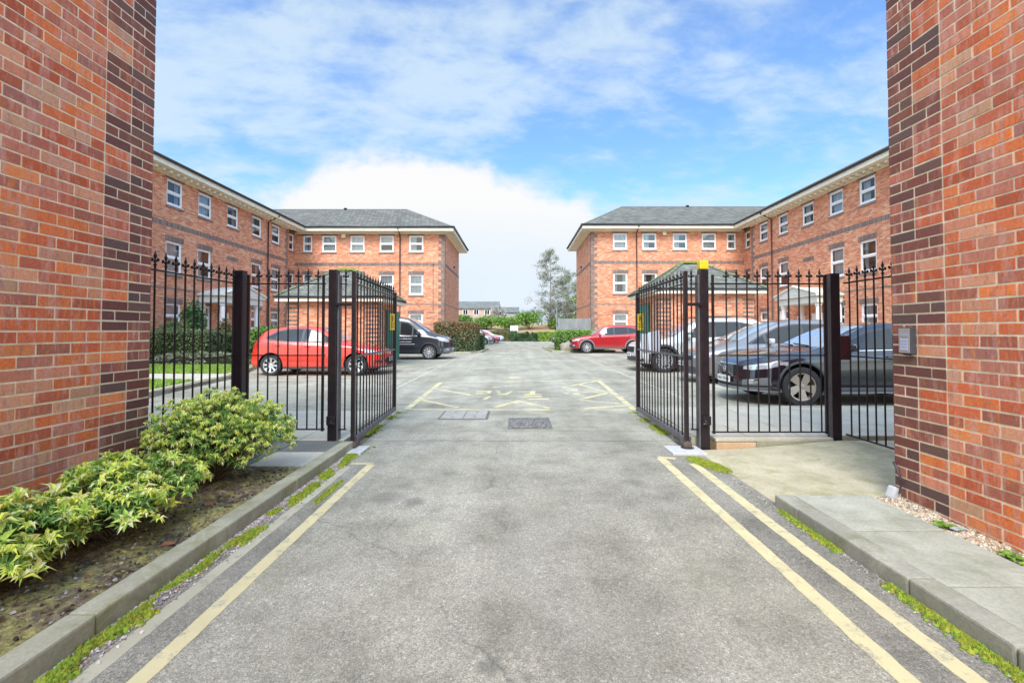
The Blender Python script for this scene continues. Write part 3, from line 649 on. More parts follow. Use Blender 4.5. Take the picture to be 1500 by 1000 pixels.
def pier(label, sx, xf, yc, zb, seed):
    """brick pier whose face looks across the road at x=xf and ends at y=yc; bricks are modelled one by one inside one face mesh"""
    r = random.Random(seed)
    t = thing('brick_building', label, 'brick wall', (xf, yc, 0))
    H = 6.2; Y0 = -5.0
    core = MB(); x_in = sx * .0034
    core.box((x_in, Y0 - yc, -.2), (sx * 4.6, -.008, H))
    core.build('wall', m_mortar, t)
    b = MB()
    def brick(y0, y1, z0, z1, col):   # y measured back from the corner (positive towards the camera)
        d = r.uniform(-.001, .001); e = .0012
        ya, yb = -y0, -y1; fx = d
        j = [r.uniform(-.0022, .0022) for _ in range(4)]; jh = r.uniform(-.002, .002); ya += jh
        F = [(fx, ya - e, z0 + e + j[0]), (fx, yb + e, z0 + e + j[1]), (fx, yb + e, z1 - e + j[2]), (fx, ya - e, z1 - e + j[3])]
        B = [(x_in * 1.5, ya, z0), (x_in * 1.5, yb, z0), (x_in * 1.5, yb, z1), (x_in * 1.5, ya, z1)]
        fs = [(0, 1, 2, 3), (0, 4, 5, 1), (1, 5, 6, 2), (2, 6, 7, 3), (3, 7, 4, 0)]
        if sx > 0: fs = [tuple(reversed(f)) for f in fs]
        b.add(F + B, fs, 0, col)
    nc = int((H - zb) / .075); Lmax = yc - Y0
    for c in range(nc):
        z0 = zb + c * .075 + .0058; z1 = z0 + .0634; ph = c % 6; dark2 = ph < 3; odd = c % 2
        cells = []; p = 0
        if not odd: cells += [(0, .225, 1), (.225, .45, 1 if dark2 else 0)]
        elif dark2: cells += [(0, .1125, 1), (.1125, .3375, 1), (.3375, .45, 1)]
        else: cells += [(0, .1125, 1), (.1125, .225, 1), (.225, .3375 + .1125, 0)]
        p = .45
        if odd: cells.append((p, p + .1125, 0)); p += .1125
        while p < Lmax - .12: q = min(p + .225, Lmax); cells.append((p, q, 0)); p = q
        for a, e_, dk in cells:
            if dk: col = r.choice(DARKB) if r.random() > .12 else r.choice(LIGHTB[6:7] + [(.30, .10, .075)])
            else: col = r.choice(LIGHTB) if r.random() > .05 else r.choice([(.40, .16, .12), (.60, .34, .20)])
            k = r.uniform(.85, 1.15); col = tuple(v * k for v in col)
            brick(a + .0054, e_ - .0054, z0, z1, col)
    b.build('brick_face', m_nb, t)
    # far end return of bricks
    e2 = MB()
    for c in range(nc):
        z0 = zb + c * .075 + .005; z1 = z0 + .065; p = .1125 if c % 2 == 0 else .225; first = True
        cells = [(0, p)]
        while p < 4.4: cells.append((p, p + .225)); p += .225
        for a, q in cells:
            col = r.choice(DARKB if a < .2 else LIGHTB)
            e2.box((sx * (a + (.0095 if a == 0 else .005)), -.010, z0), (sx * (q - .005), 0, z1), col=col)
    e2.build('brick_return', m_nb, t)
    return t
PL = pier('towering brick wall with dark toothed corner behind the yellow green bushes on the left', -1, -2.945, 3.79, -.05, 21)
PR = pier('towering brick wall with dark toothed corner and keypad on the right', 1, 2.84, 3.57, .0, 22)

# keypad on the right wall
t_ = thing('keypad_intercom', 'small grey metal keypad intercom on the corner of the right brick wall', 'intercom', (2.84, 3.40, 1.232))
# body leans out from the wall (towards -X) and its front faces the drive gate
b = MB(); b.box((-.044, -.052, -.095), (-.003, .052, .095), bev=.005); b.build('housing', mat('keypad_housing', (.09, .105, .13), .4, metal=.5), t_)
b = MB(); b.box((-.049, -.047, -.088), (-.0445, .047, .088), bev=.002); b.build('front_plate', mat('brushed_steel', (.50, .49, .46), .35, metal=.6), t_)
b = MB()
for i in range(3):
    for j in range(4): b.box((-.052, -.033 + i * .023, -.068 + j * .022), (-.0495, -.016 + i * .023, -.052 + j * .022))
b.build('keys', mat('pale_blue_keys', (.45, .52, .72), .3), t_)
b = MB(); b.box((-.051, -.035, .032), (-.0495, .035, .056)); b.build('display', mat('keypad_display', (.34, .38, .48), .2), t_)
b = MB(); b.box((-.04, -.02, -.104), (-.01, .02, -.0955)); b.build('camera_lip', m_black, t_)
# flex and plastic boot at the wall's foot
t_ = thing('cable_boot', 'grey plastic boot with a dark flex at the foot of the right brick wall', 'cable', (2.80, 3.54, .06))
b = MB(); b.tube([(.028, .02, .26), (.022, -.01, .235), (.02, -.045, .18), (.022, -.055, .12), (.018, -.045, .05)], .009, 8); b.build('flex', mat('dark_flex', (.05, .035, .04), .5), t_, smooth=True)
b = MB(); b.box((-.05, -.035, -.01), (.05, .03, .085), bev=.015, T=Matrix.Rotation(.35, 4, 'Y') @ Matrix.Rotation(.3, 4, 'Z')); b.build('boot', mat('grey_plastic', (.50, .50, .52), .5, var=.15, vscale=20), t_, smooth=False)
b = MB(); b.box((-.06, -.015, 0), (.06, .02, .006)); o = b.build('plastic_scrap', mat('scrap_plastic', (.42, .47, .55), .3)); o.location = (2.74, 2.95, .075); o.rotation_euler = (.1, .1, .4)
tag(o, 'bluish scrap of plastic lying in the gravel', 'litter')

# ------------------------------------------------------------------ railings and gates
def finial_mesh():
    b = MB()
    b.lathe([(.010, 0), (.014, .004), (.014, .012), (.008, .02), (.008, .032), (.017, .040), (.019, .047), (.010, .056), (.007, .066), (.013, .082), (.0135, .09), (.008, .108), (.001, .138)], 10)
    for a in (0, PI / 2):
        T = Matrix.Rotation(a, 4, 'Z'); b.box((-.030, -.006, .040), (.030, .006, .050), T=T, bev=.002)
        for s in (-1, 1): b.box((s * .030 - .005, -.006, .040), (s * .030 + .005, .006, .066), T=T, bev=.002)
    o = b.build('finial', m_iron, smooth=False); me = o.data; bpy.data.objects.remove(o); return me
FIN = finial_mesh()
BARS = {}
def bar_mesh(z0, z1, w=.0085, m=None):
    k = (round(z0, 3), round(z1, 3), w)
    if k not in BARS:
        b = MB(); b.tube([(0, 0, z0), (0, 0, z1)], w, 10); o = b.build('bar', m or m_iron, smooth=False); BARS[k] = o.data; bpy.data.objects.remove(o)
    return BARS[k]
def railing(t, p0, p1, pos, zb, zm, ztop, rail=.012, railm=None, fin=True, bm_=None):
    """bars at fractions pos between p0 and p1, in t's local frame"""
    d = Vector((p1[0] - p0[0], p1[1] - p0[1], 0)); Ln = d.length; a = math.atan2(d.y, d.x)
    T = Matrix.Translation((p0[0], p0[1], 0)) @ Matrix.Rotation(a, 4, 'Z')
    for z, h, dep, nm in ((zb, .008, .022, 'bottom_rail'), (zm, .008, .022, 'middle_rail'), (ztop, .009, .022, 'top_rail')):
        b = MB(); b.box((0, -dep / 2, z - h / 2 - .003), (Ln, dep / 2, z + h / 2 + .003), bev=.002, T=T); b.build(nm, railm or m_iron, t)
    for f in pos:
        q = Vector(p0).to_3d() + d * f; q.z = 0
        o = link('bar', bar_mesh(zb, ztop + (.045 if fin else 0)), t); o.location = q
        if fin: g_ = link('finial', FIN, o); g_.location = (0, 0, ztop + .035); g_.rotation_euler = (0, 0, a)
def post(t, name, x0, y0, w, h, z0=0, twin=None):
    b = MB(); b.box((x0 - w / 2, y0 - w / 2, z0), (x0 + w / 2, y0 + w / 2, h), bev=.006); return b.build(name, m_iron, t)
ZB, ZM, ZT = .21, 1.03, 1.83
# left fence
PX1, PY1 = -3.10, 5.28
t_ = thing('railing_panel', 'black spear-topped railing running from the left brick wall to its first post', 'railing', (0, 0, 0), group='black spear railings')
railing(t_, (-3.14, 3.86), (-3.12, 5.21), [(.09 + .1225 * k) / 1.35 for k in range(11)], ZB, ZM, ZT)
t_ = thing('railing_panel', 'black spear-topped railing between the first post and the left gate post', 'railing', (0, 0, 0), group='black spear railings')
railing(t_, (-3.03, 5.27), (-2.14, 5.27), [(k * .1105 + .03) / .89 for k in range(0, 9)][1:-1], ZB, ZM, ZT)
for xx in (-3.005, -2.165):
    b = MB(); b.box((xx - .012, 5.258, ZB - .02), (xx + .012, 5.282, 1.93)); b.build('stile', m_iron, t_)
t_ = thing('fence_post', 'square black steel post standing among the bushes left of the gate', 'post', (PX1, PY1, 0), group='black square steel posts')
post(t_, 'column', 0, 0, .098, 1.97, -.05)
b = MB(); b.box((-.051, -.051, 1.97), (.051, .051, 1.976)); b.build('cap', m_iron, t_)
# left gate post
def gatepost(x, s, label):
    t = thing('gate_post', label, 'post', (x, 5.27, 0), group='black square steel posts')
    b = MB(); b.box((-.046, -.05, -.05), (.046, .05, 1.985), bev=.006); b.build('column', m_iron, t)
    b = MB(); b.box((-s * .068, -.035, -.03), (-s * .0475, .055, 1.93), bev=.004); b.build('side_channel', m_iron2, t)
    # hinge lock box low down
    b = MB(); b.box((-.042, -.095, .27), (.044, -.0515, .37), bev=.01); b.tube([(s * -.02, -.10, .32), (s * -.02, -.125, .30), (s * -.05, -.115, .29)], .012); b.build('lock_box', m_iron, t)
    # filler bar beside the leaf
    xb = -s * .114
    b = MB(); b.box((0, .0, ZB - .01), (xb * 1.25, .02, ZB + .004)); b.box((0, 0, ZT - .006), (xb * 1.25, .02, ZT + .006)); b.build('filler_rail', m_iron, t)
    o = link('bar', bar_mesh(ZB, ZT + .045), t); o.location = (xb * 1.1, .01, 0); g_ = link('finial', FIN, o); g_.location = (0, 0, ZT + .035)
    return t
gpL = gatepost(-2.045, -1, 'thick black steel gate post carrying the left gate leaf')
gpR = gatepost(2.085, 1, 'thick black gate post topped with a bright yellow beacon')
b = MB(); b.box((-.049, -.052, 1.99), (.049, .052, 2.088), bev=.012)
o = b.build('beacon', m_yellow); o.parent = gpR
# right fence
t_ = thing('railing_panel', 'black spear-topped railing between the yellow-topped gate post and the next post, over the stone plinth', 'railing', (0, 0, 0), group='black spear railings')
railing(t_, (2.17, 5.27), (3.46, 5.27), [(.06 + .1165 * k) / 1.29 for k in range(0, 11)][1:], ZB - .03, ZM, ZT)
for xx in (2.195, 3.45):
    b = MB(); b.box((xx - .012, 5.258, ZB - .05), (xx + .012, 5.282, 1.93)); b.build('stile', m_iron, t_)
t_ = thing('fence_post', 'square black steel post with a lock box, in front of the dark blue car', 'post', (3.545, 5.28, 0), group='black square steel posts')
post(t_, 'column', 0, 0, .10, 1.945, 0)
b = MB(); b.box((-.068, -.045, .08), (-.0515, -.015, 1.93)); b.build('channel', m_iron2, t_)
b = MB(); b.box((.0515, -.03, .98), (.165, .03, 1.25), bev=.006); b.build('lock_box', mat('maroon_lock_box', (.05, .012, .022), .3, coat=.4), t_)
t_ = thing('railing_panel', 'black spear-topped railing between the post with the lock box and the right brick wall', 'railing', (0, 0, 0), group='black spear railings')
railing(t_, (3.62, 5.20), (3.64, 3.75), [(.08 + .1155 * k) / 1.45 for k in range(12)], ZB - .04, ZM, ZT)
# stone plinth
t_ = thing('stone_plinth', 'low plinth of orange and mossy stone under the right-hand railing', 'plinth', (0, 0, 0))
b = MB(); b.box((2.185, 5.18, -.04), (2.62, 5.35, .085), bev=.008); b.build('sandstone_block', m_plinth, t_)
b = MB(); b.box((2.625, 5.185, -.04), (3.47, 5.35, .09), bev=.008); b.build('mossy_block', m_plinth2, t_)
b = MB(); b.box((2.18, 5.19, .092), (3.47, 5.352, .128), bev=.006); b.build('coping', m_ramp2, t_)

def gate_leaf(s, label):
    """leaf swung inwards, hinge at the near end; local +Y along the leaf"""
    t = thing('gate_leaf', label, 'gate', (1.87 if s > 0 else -1.805, 5.22, 0), rz=math.radians(2.3) if s < 0 else 0, group='open gate leaves')
    Ln = 2.12
    def box(nm, a, b_, m=m_iron, bev=.004):
        q = MB(); q.box(a, b_, bev=bev); return q.build(nm, m, t)
    box('hinge_stile', (-.021, -.025, .09), (.021, .025, 1.965)); box('far_stile', (-.021, Ln - .05, .07), (.021, Ln, 1.90))
    box('bottom_rail', (-.03, .027, .085), (.03, Ln - .052, .135), m_iron2)
    box('middle_rail', (-.010, .027, 1.008), (.010, Ln - .052, 1.03), m_iron2)
    box('top_rail', (-.011, .027, 1.822), (.011, Ln - .052, 1.838))
    n = 16
    for k in range(1, n):
        y = .0 + (Ln - .03) * k / n
        o = link('bar', bar_mesh(.135, 1.87, .0085), t); o.location = (0, y, 0); g_ = link('finial', FIN, o); g_.location = (0, 0, 1.862); g_.rotation_euler = (0, 0, PI / 2)
    # top hinge arm
    box('hinge_arm', (s * .0215, -.02, 1.58), (s * (.185 if s > 0 else .20), .015, 1.615), m_iron)
    # operator arm and foot at the base plate
    q = MB(); q.box((-.045, -.05, .03), (.045, .12, .085), bev=.01); q.box((-.035, .10, .05), (.035, .34, .084), bev=.006)
    q.tube([(0, 0, .0), (0, 0, .1)], .03, 12); q.build('pivot_foot', mat('rusty_iron', (.10, .075, .06), .7, var=.4, vscale=15), t)
    return t
gL = gate_leaf(-1, 'open black spear-topped gate leaf hung on the left gate post')
gR = gate_leaf(1, 'open black spear-topped gate leaf hung on the post with the yellow beacon')
for s, lab in ((-1, 'white square metal plate in the road under the left gate hinge'), (1, 'white square metal plate in the road under the right gate hinge')):
    b = MB(); b.box((s * 1.64, 4.97, 0), (s * 2.0, 5.30, .022), bev=.003)
    b.lathe([(.07, 0), (.07, .028), (.05, .03), (.05, .02)], 20, 1, T=Matrix.Translation((s * 1.87, 5.20, 0)))
    tag(b.build('base_plate', [m_galv, m_trim]), lab, 'metal plate', group='gate pivot plates')
# notices on the leaves
def notice(x, y, z, wd, ht, m, label, cat='sign', rz=0, sym=True, rx=0, name='notice_sign'):
    t = thing(name, label, cat, (x, y, z), rz)
    q = MB(); q.box((-.0015, -wd / 2, -ht / 2), (.0015, wd / 2, ht / 2)); q.build('panel', m, t)
    if sym:
        for s in (-1, 1):
            q = MB(); x0 = s * .0028
            for k in range(20):
                a, c = 2 * PI * k / 20, 2 * PI * (k + 1) / 20
                q.face([(x0, math.cos(a) * .05, .05 + math.sin(a) * .05), (x0, math.cos(c) * .05, .05 + math.sin(c) * .05), (x0, math.cos(c) * .036, .05 + math.sin(c) * .036), (x0, math.cos(a) * .036, .05 + math.sin(a) * .036)])
            q.box((x0 - .0005, -.02, .03), (x0 + .0005, .02, .07))
            for k, (l, h) in enumerate(((.11, .009), (.09, .008), (.11, .008))): q.box((x0 - .0005, -l, -.03 - k * .026), (x0 + .0005, l, -.03 - k * .026 + h))
            q.build('symbol', m_ink, t)
    t.rotation_euler = (rx, 0, rz); return t
notice(1.875, 7.12, 1.44, .27, .25, m_yellow, 'yellow warning sign fixed near the far end of the right gate leaf', rz=.10)
notice(-1.875, 7.10, 1.44, .26, .25, m_yellow, 'yellow warning sign fixed near the far end of the left gate leaf')
notice(1.895, 6.93, 1.12, .30, .29, m_paper, 'white paper notice on the right gate leaf below the yellow sign', 'notice', rz=.20, sym=False, name='paper_notice')
notice(1.895, 6.50, 1.15, .30, .30, m_paper, 'tilted white paper notice nearer the hinge of the right gate leaf', 'notice', sym=False, rz=.22, rx=-.12, name='paper_notice')

# ------------------------------------------------------------------ buildings
def window_parts(w, h, style=0, open_=False):
    """returns (frame, pane, curtain, room) meshes, local x along wall, y outwards is -y, origin centre bottom"""
    f = MB(); t = .065; d = .05
    f.box((-w / 2, -d, 0), (-w / 2 + t, 0, h), bev=.006); f.box((w / 2 - t, -d, 0), (w / 2, 0, h), bev=.006)
    f.box((-w / 2 + t, -d, 0), (w / 2 - t, 0, t), bev=.006); f.box((-w / 2 + t, -d, h - t), (w / 2 - t, 0, h), bev=.006)
    mid = h * .5
    f.box((-w / 2 + t, -d - .012, mid - .035), (w / 2 - t, 0, mid + .035), bev=.006)
    s = .04
    for (z0, z1) in ((t, mid - .035), (mid + .035, h - t)):
        f.box((-w / 2 + t, -d + .012, z0), (-w / 2 + t + s, -.004, z1)); f.box((w / 2 - t - s, -d + .012, z0), (w / 2 - t, -.004, z1))
        f.box((-w / 2 + t + s, -d + .012, z0), (w / 2 - t - s, -.004, z0 + s)); f.box((-w / 2 + t + s, -d + .012, z1 - s), (w / 2 - t - s, -.004, z1))
    f.box((-w / 2 - .03, -.115, -.03), (w / 2 + .03, -.0, -.002), bev=.005)
    p = MB(); p.face([(-w / 2 + t, -.02, t), (w / 2 - t, -.02, t), (w / 2 - t, -.02, h - t), (-w / 2 + t, -.02, h - t)])
    c = []
    for st in range(4):
        q = MB(); n = 22
        rng = {0: [(-w / 2 + .05, w / 2 - .05, .05, h - .05)], 1: [(-w / 2 + .05, -w / 2 + .30, .05, h - .05), (w / 2 - .30, w / 2 - .05, .05, h - .05)], 2: [(-w / 2 + .05, w / 2 - .05, h * .42, h - .05)], 3: [(-w / 2 + .05, 0, .05, h - .05)]}[st]
        for (a, b2, z0, z1) in rng:
            for i in range(n):
                xa, xb = lerp(a, b2, i / n), lerp(a, b2, (i + 1) / n); ya = .10 + .018 * math.sin(i * 1.9); yb = .10 + .018 * math.sin((i + 1) * 1.9)
                q.face([(xa, ya, z0), (xb, yb, z0), (xb, yb, z1), (xa, ya, z1)])
        c.append(q)
    r_ = MB(); r_.box((-w / 2 - .02, .35, -.05), (w / 2 + .02, .38, h + .05))
    for a, b2 in (((-w / 2 - .02, .0, -.05), (-w / 2, .35, h + .05)), ((w / 2, .0, -.05), (w / 2 + .02, .35, h + .05)), ((-w / 2, .0, -.05), (w / 2, .35, -.03)), ((-w / 2, .0, h + .03), (w / 2, .35, h + .05))): r_.box(a, b2)
    def me(mb, nm, m):
        o = mb.build(nm, m); d_ = o.data; bpy.data.objects.remove(o); return d_
    l = MB(); l.box((-w / 2 - .06, -.124, h + .004), (w / 2 + .06, -.09, h + .222)); sl = MB(); sl.box((-w / 2 - .05, -.135, -.135), (w / 2 + .05, -.09, -.034), bev=.004)
    return dict(frame=me(f, 'window', m_white), pane=me(p, 'pane', m_glass), curtain=[me(q, 'curtain', m_curtain) for q in c], room=me(r_, 'room_backing', m_room), lintel=me(l, 'lintel', m_band), sill=me(sl, 'sill', m_quoin))
WK = {'top': window_parts(1.0, 1.13), 'mid': window_parts(1.0, 1.42), 'low': window_parts(1.0, 1.12), 'narrow': window_parts(.64, 1.13), 'narrowmid': window_parts(.64, 1.42)}
WD = {'top': (1.0, 1.13), 'mid': (1.0, 1.42), 'low': (1.0, 1.12), 'narrow': (.64, 1.13), 'narrowmid': (.64, 1.42)}
rw = random.Random(77)
def put_window(parent, kind, loc, rz, lintel=True):
    k = WK[kind]; o = link('window', k['frame'], parent); o.location = loc; o.rotation_euler = (0, 0, rz)
    link('pane', k['pane'], o); link('curtain', rw.choice(k['curtain']), o); link('room_backing', k['room'], o)
    if lintel: link('lintel', k['lintel'], o)
    link('sill', k['sill'], o)
    return o
def wallface(b, o, u, W, z0, z1, opens, depth=.09, m=0):
    """wall plane from o along unit u (2D), outward normal is u rotated -90; opens: (u0,u1,z0,z1)"""
    us = sorted({0, W} | {a for q in opens for a in q[:2]}); zs = sorted({z0, z1} | {a for q in opens for a in q[2:]})
    nx, ny = u[1], -u[0]
    P = lambda a, z, d=0: (o[0] + u[0] * a - nx * d, o[1] + u[1] * a - ny * d, z)
    for a, c in zip(us, us[1:]):
        for d, e in zip(zs, zs[1:]):
            mx_, mz = (a + c) / 2, (d + e) / 2
            if any(q[0] < mx_ < q[1] and q[2] < mz < q[3] for q in opens): continue
            b.face([P(a, d), P(c, d), P(c, e), P(a, e)], m)
    for q in opens:
        a, c, d, e = q
        b.face([P(a, d), P(a, d, depth), P(a, e, depth), P(a, e)], m); b.face([P(c, d, depth), P(c, d), P(c, e), P(c, e, depth)], m)
        b.face([P(a, e), P(a, e, depth), P(c, e, depth), P(c, e)], m); b.face([P(a, d, depth), P(a, d), P(c, d), P(c, d, depth)], m)
def apartment(s, label, off, dz, wingx, wy_end, wins_cross, dp_cross, corner, ridge_x):
    """s=-1 left block, +1 right block. All in world coordinates, the empty at the block's inner corner."""
    t = thing('apartment_building', label, 'apartment building', (0, 0, 0))
    FY = 33.0; BY = 41.1; EZ = 8.22 + dz; zt, zm_, zl = 6.88 + dz, 3.86 + dz * .6, 1.42
    FX = corner            # end wall x (towards axis)
    inx = wingx + s * .28  # inner corner x
    W = MB(); wy0 = 6.0
    wing = [14.6, 16.7, 18.8, 20.95, 23.0, 25.25, 27.6, 29.8]
    def frame(parent_x, y): pass
    # wing face: outward normal towards axis (-s). build with u so that normal (u.y,-u.x) = (-s,0) -> u = (0,-s)
    o = (wingx, wy0) if s > 0 else (wingx, wy0)
    # u direction must give normal -s: u=(0,-s): for s=-1 u=(0,1) normal (1,0) ok; for s=1 u=(0,-1) normal (-1,0) ok
    if s < 0: org = (wingx, wy0); uu = (0, 1); toa = lambda y: y - wy0
    else: org = (wingx, wy_end); uu = (0, -1); toa = lambda y: wy_end - y
    opens = []
    rz = PI / 2 if s < 0 else -PI / 2
    wlist = []
    for y in wing:
        for kind, z in (('top', zt), ('mid', zm_), ('low', zl)):
            if y == 25.25 and kind != 'top': continue
            wlist.append((kind, y, z))
    for kind, y, z in wlist:
        w_, h_ = WD[kind]; a = toa(y); opens.append((a - w_ / 2, a + w_ / 2, z, z + h_))
    if True:  # doorway behind the portico
        a = toa(24.6); opens.append((a - .5, a + .5, .1, 2.25))
    wallface(W, org, uu, wy_end - wy0, -.1, EZ, opens)
    # return at the wing's end, then recess face
    W.face([(wingx, wy_end, -.1), (inx, wy_end, -.1), (inx, wy_end, EZ), (wingx, wy_end, EZ)][::(1 if s < 0 else -1)][::-1])
    nar = [('narrow', 32.45, zt), ('narrowmid', 32.45, zm_), ('narrow', 32.45, zl)]
    if s < 0: org2 = (inx, wy_end); to2 = lambda y: y - wy_end
    else: org2 = (inx, FY); to2 = lambda y: FY - y
    op2 = [(to2(y) - WD[k][0] / 2, to2(y) + WD[k][0] / 2, z, z + WD[k][1]) for k, y, z in nar]
    wallface(W, org2, uu, FY - wy_end, -.1, EZ, op2)
    # cross block front, normal (0,-1): u=(1,0)
    xa, xb = (inx, FX) if s < 0 else (FX, inx); op3 = []
    clist = []
    for i, (x, k) in enumerate(wins_cross):
        for kind, z in (('top', zt), ('mid', zm_), ('low', zl)):
            kk = {'top': 'narrow', 'mid': 'narrowmid', 'low': 'narrow'}[kind] if k == 'n' else kind
            clist.append((kk, x, z)); w_, h_ = WD[kk]; op3.append((x - xa - w_ / 2, x - xa + w_ / 2, z, z + h_))
    wallface(W, (xa, FY), (1, 0), xb - xa, -.1, EZ, op3)
    # end wall
    if s < 0: wallface(W, (FX, FY), (0, 1), BY - FY, -.1, EZ, [])
    else: wallface(W, (FX, BY), (0, -1), BY - FY, -.1, EZ, [])
    # back, outer and near end walls
    wx = wingx + s * 8.2
    W.box((min(FX - s * -.02, wx), BY - .05, -.1), (max(FX - s * -.02, wx), BY - .01, EZ)); W.box((wx - .05, wy0, -.1), (wx, BY - .06, EZ)); W.box((min(wx, wingx + s * .01), wy0 - .05, -.1), (max(wx, wingx + s * .01), wy0 - .002, EZ))
    W.build('wall', m_brick, t)
    for kind, y, z in wlist: put_window(t, kind, (wingx + s * .09, y, z), rz)
    for kind, y, z in nar: put_window(t, kind, (inx + s * .09, y, z), rz)
    for kind, x, z in clist: put_window(t, kind, (x, FY + .09, z), 0)
    # bands of soldier brick
    B = MB(); bz0, bz1 = 5.88 + dz * .8, 6.10 + dz * .8
    B.box((wingx, wy0, bz0), (wingx - s * .006, wy_end, bz1)); B.box((min(xa, xb), FY - .006, bz0), (max(xa, xb), FY, bz1)); B.box((FX, FY, bz0), (FX - s * .006, BY, bz1))
    B.box((min(xa, xb), FY - .005, 3.14), (max(xa, xb), FY, 3.22)); B.box((FX, FY, 3.14), (FX - s * .005, BY, 3.22)); B.box((wingx, wy0, 3.14), (wingx - s * .005, 23.2, 3.22))
    B.build('brick_band', m_band, t)
    # blind panel
    b = MB(); b.box((wingx, 24.75, 5.06), (wingx - s * .006, 25.75, 5.28)); b.build('blind_lintel', m_band, t)
    # quoins
    def quoin(cx, cy, dx, dy, z1=EZ):
        b = MB(); z = .0; k = 0
        while z < z1 - .05:
            h = min(.225, z1 - z); a, c = (.44, .24) if k % 2 else (.24, .44)
            if dx: b.box((cx, cy - .005, z + .001), (cx + dx * a, cy, z + h - .001))
            if dy: b.box((cx, cy, z + .001), (cx - s * .005, cy + dy * c, z + h - .001))
            z += h; k += 1
        return b.build('quoin', m_quoin, t)
    quoin(FX, FY - .002, s, 0); quoin(FX - s * .002, FY, 0, 1); quoin(wingx - s * .002, wy_end - .001, 0, -1)
    # eaves: soffit, fascia, cornice, gutter
    ov = .68; Z0, Z1 = EZ, EZ + .06
    e = MB()
    gx = FX - s * ov; wxe = wingx - s * ov; fy = FY - ov; wye = fy
    def bx(x0, y0, z0, x1, y1, z1, bb=e, bev=0): bb.box((x0, y0, z0), (x1, y1, z1), bev=bev)
    bx(wingx + s * .05, wy0 - .6, Z0, wxe, fy, Z1); bx(wxe if s < 0 else gx, fy + .002, Z0, gx if s < 0 else wxe, FY + .05, Z1); bx(FX + s * .05, FY + .052, Z0, gx, BY + ov, Z1)
    bx(wingx + s * .05, fy + .002, Z0 - .001, wxe + s * .002, FY + .05, Z1 - .002)
    e.build('soffit', m_cream, t)
    e = MB(); f0, f1 = Z1, Z1 + .18
    bx(wxe + s * .03, wy0 - .6, f0 + .001, wxe, fy - .0, f1, e); bx(wxe, fy, f0 + .001, gx, fy + .03, f1, e); bx(gx + s * .03, fy + .031, f0 + .001, gx, BY + ov, f1, e)
    # wall cornice
    bx(wingx - s * .001, wy0, Z0 - .13, wingx - s * .10, wy_end, Z0 - .001, e); bx(min(xa, xb), FY - .10, Z0 - .10, max(xa, xb), FY - .001, Z0 - .001, e); bx(FX - s * .001, FY - .10, Z0 - .10, FX - s * .10, BY, Z0 - .002, e)
    e.build('fascia', m_cream, t)
    e = MB(); e.box((-s * .105, 0, -.12), (-s * .44, .16, -.003), bev=.02); y = wy0 + .2; mo_ = e.build('modillion', m_cream, t); mo_.location = (wingx, y, Z0)
    while y < wy_end - .3:
        y += .42; m2_ = link('modillion', mo_.data, t); m2_.location = (wingx, y, Z0)
    g_ = MB(); gz = Z1 + .20; gr_ = .065
    g_.tube([(wxe - s * .06, wy0 - .6, gz), (wxe - s * .06, fy - .02, gz)], gr_, 10); g_.tube([(wxe, fy - .06, gz - .001), (gx - s * .05, fy - .06, gz - .001)], gr_, 10); g_.tube([(gx - s * .06, fy - .05, gz), (gx - s * .06, BY + ov, gz)], gr_, 10)
    g_.build('gutter', m_blackpl, t, smooth=True)
    # downpipes
    for (px, py, ax) in ((wingx, 28.75, 'x'), (dp_cross, FY, 'y')):
        d = MB()
        if ax == 'x': d.tube([(px - s * (ov + .05), py, gz - .05), (px - s * (ov + .05), py, gz - .16), (px - s * .16, py, gz - .42), (px - s * .07, py, gz - .5), (px - s * .07, py, .1)], .038, 8)
        else: d.tube([(px, py - ov - .05, gz - .05), (px, py - ov - .05, gz - .16), (px, py - .16, gz - .42), (px, py - .07, gz - .5), (px, py - .07, .1)], .038, 8)
        d.build('downpipe', mat('brown_black_pipe', (.06, .04, .04), .4) if 'brown_black_pipe' not in bpy.data.materials else bpy.data.materials['brown_black_pipe'], t, smooth=True)
    # roofs
    R = MB(); rz0 = Z1 + .19; rise = 2.42 + dz * .3; mx_ = wingx + s * 4.1; rr = rz0 + rise; y0, y1 = wy0 - .65, BY + ov + .02
    ex, ox = wxe - s * .02, wx + s * ov
    A = [(ex, y0, rz0), (ox, y0, rz0), (ox, y1, rz0 - .03), (ex, y1, rz0 - .03)]; r0, r1 = (mx_, y0 + 4.8, rr), (mx_, 37.05, rr - .004)
    R.face([A[0], r0, r1, A[3]]); R.face([A[1], A[2], r1, r0]); R.face([A[0], A[1], r0]); R.face([A[3], r1, A[2]])
    R.face(A[::-1])
    ey = fy - .02; q0 = (mx_ + s * .3, 37.05, rr); q1 = (ridge_x, 37.05, rr); gxx = gx - s * .02; q2x = wxe + s * 3
    c0, c1, c2, c3 = (mx_ + s * .3, ey, rz0 + .002), (gxx, ey, rz0 + .002), (gxx, y1 + .01, rz0 + .002), (mx_ + s * .3, y1 + .01, rz0 + .002)
    R.face([c0, c1, q1, q0]); R.face([c1, c2, q1]); R.face([c2, c3, q0, q1]); R.face([c0, c3, c2, c1])
    rf = R.build('roof', m_slate, t)
    H = MB(); H.tube([q0, q1], .07, 6); H.tube([q1, c1], .06, 6); H.tube([q1, c2], .06, 6); H.tube([r0, r1], .07, 6)
    H.build('ridge_tiles', mat('ridge_tile', (.17, .17, .165), .8) if 'ridge_tile' not in bpy.data.materials else bpy.data.materials['ridge_tile'], rf)
    vt = MB(); vt.lathe([(.12, 0), (.14, .08), (.05, .12)], 10, T=Matrix.Translation((lerp(q0[0], q1[0], .56), 37.0, rr + .02))); vt.build('roof_vent', m_blackpl, rf)
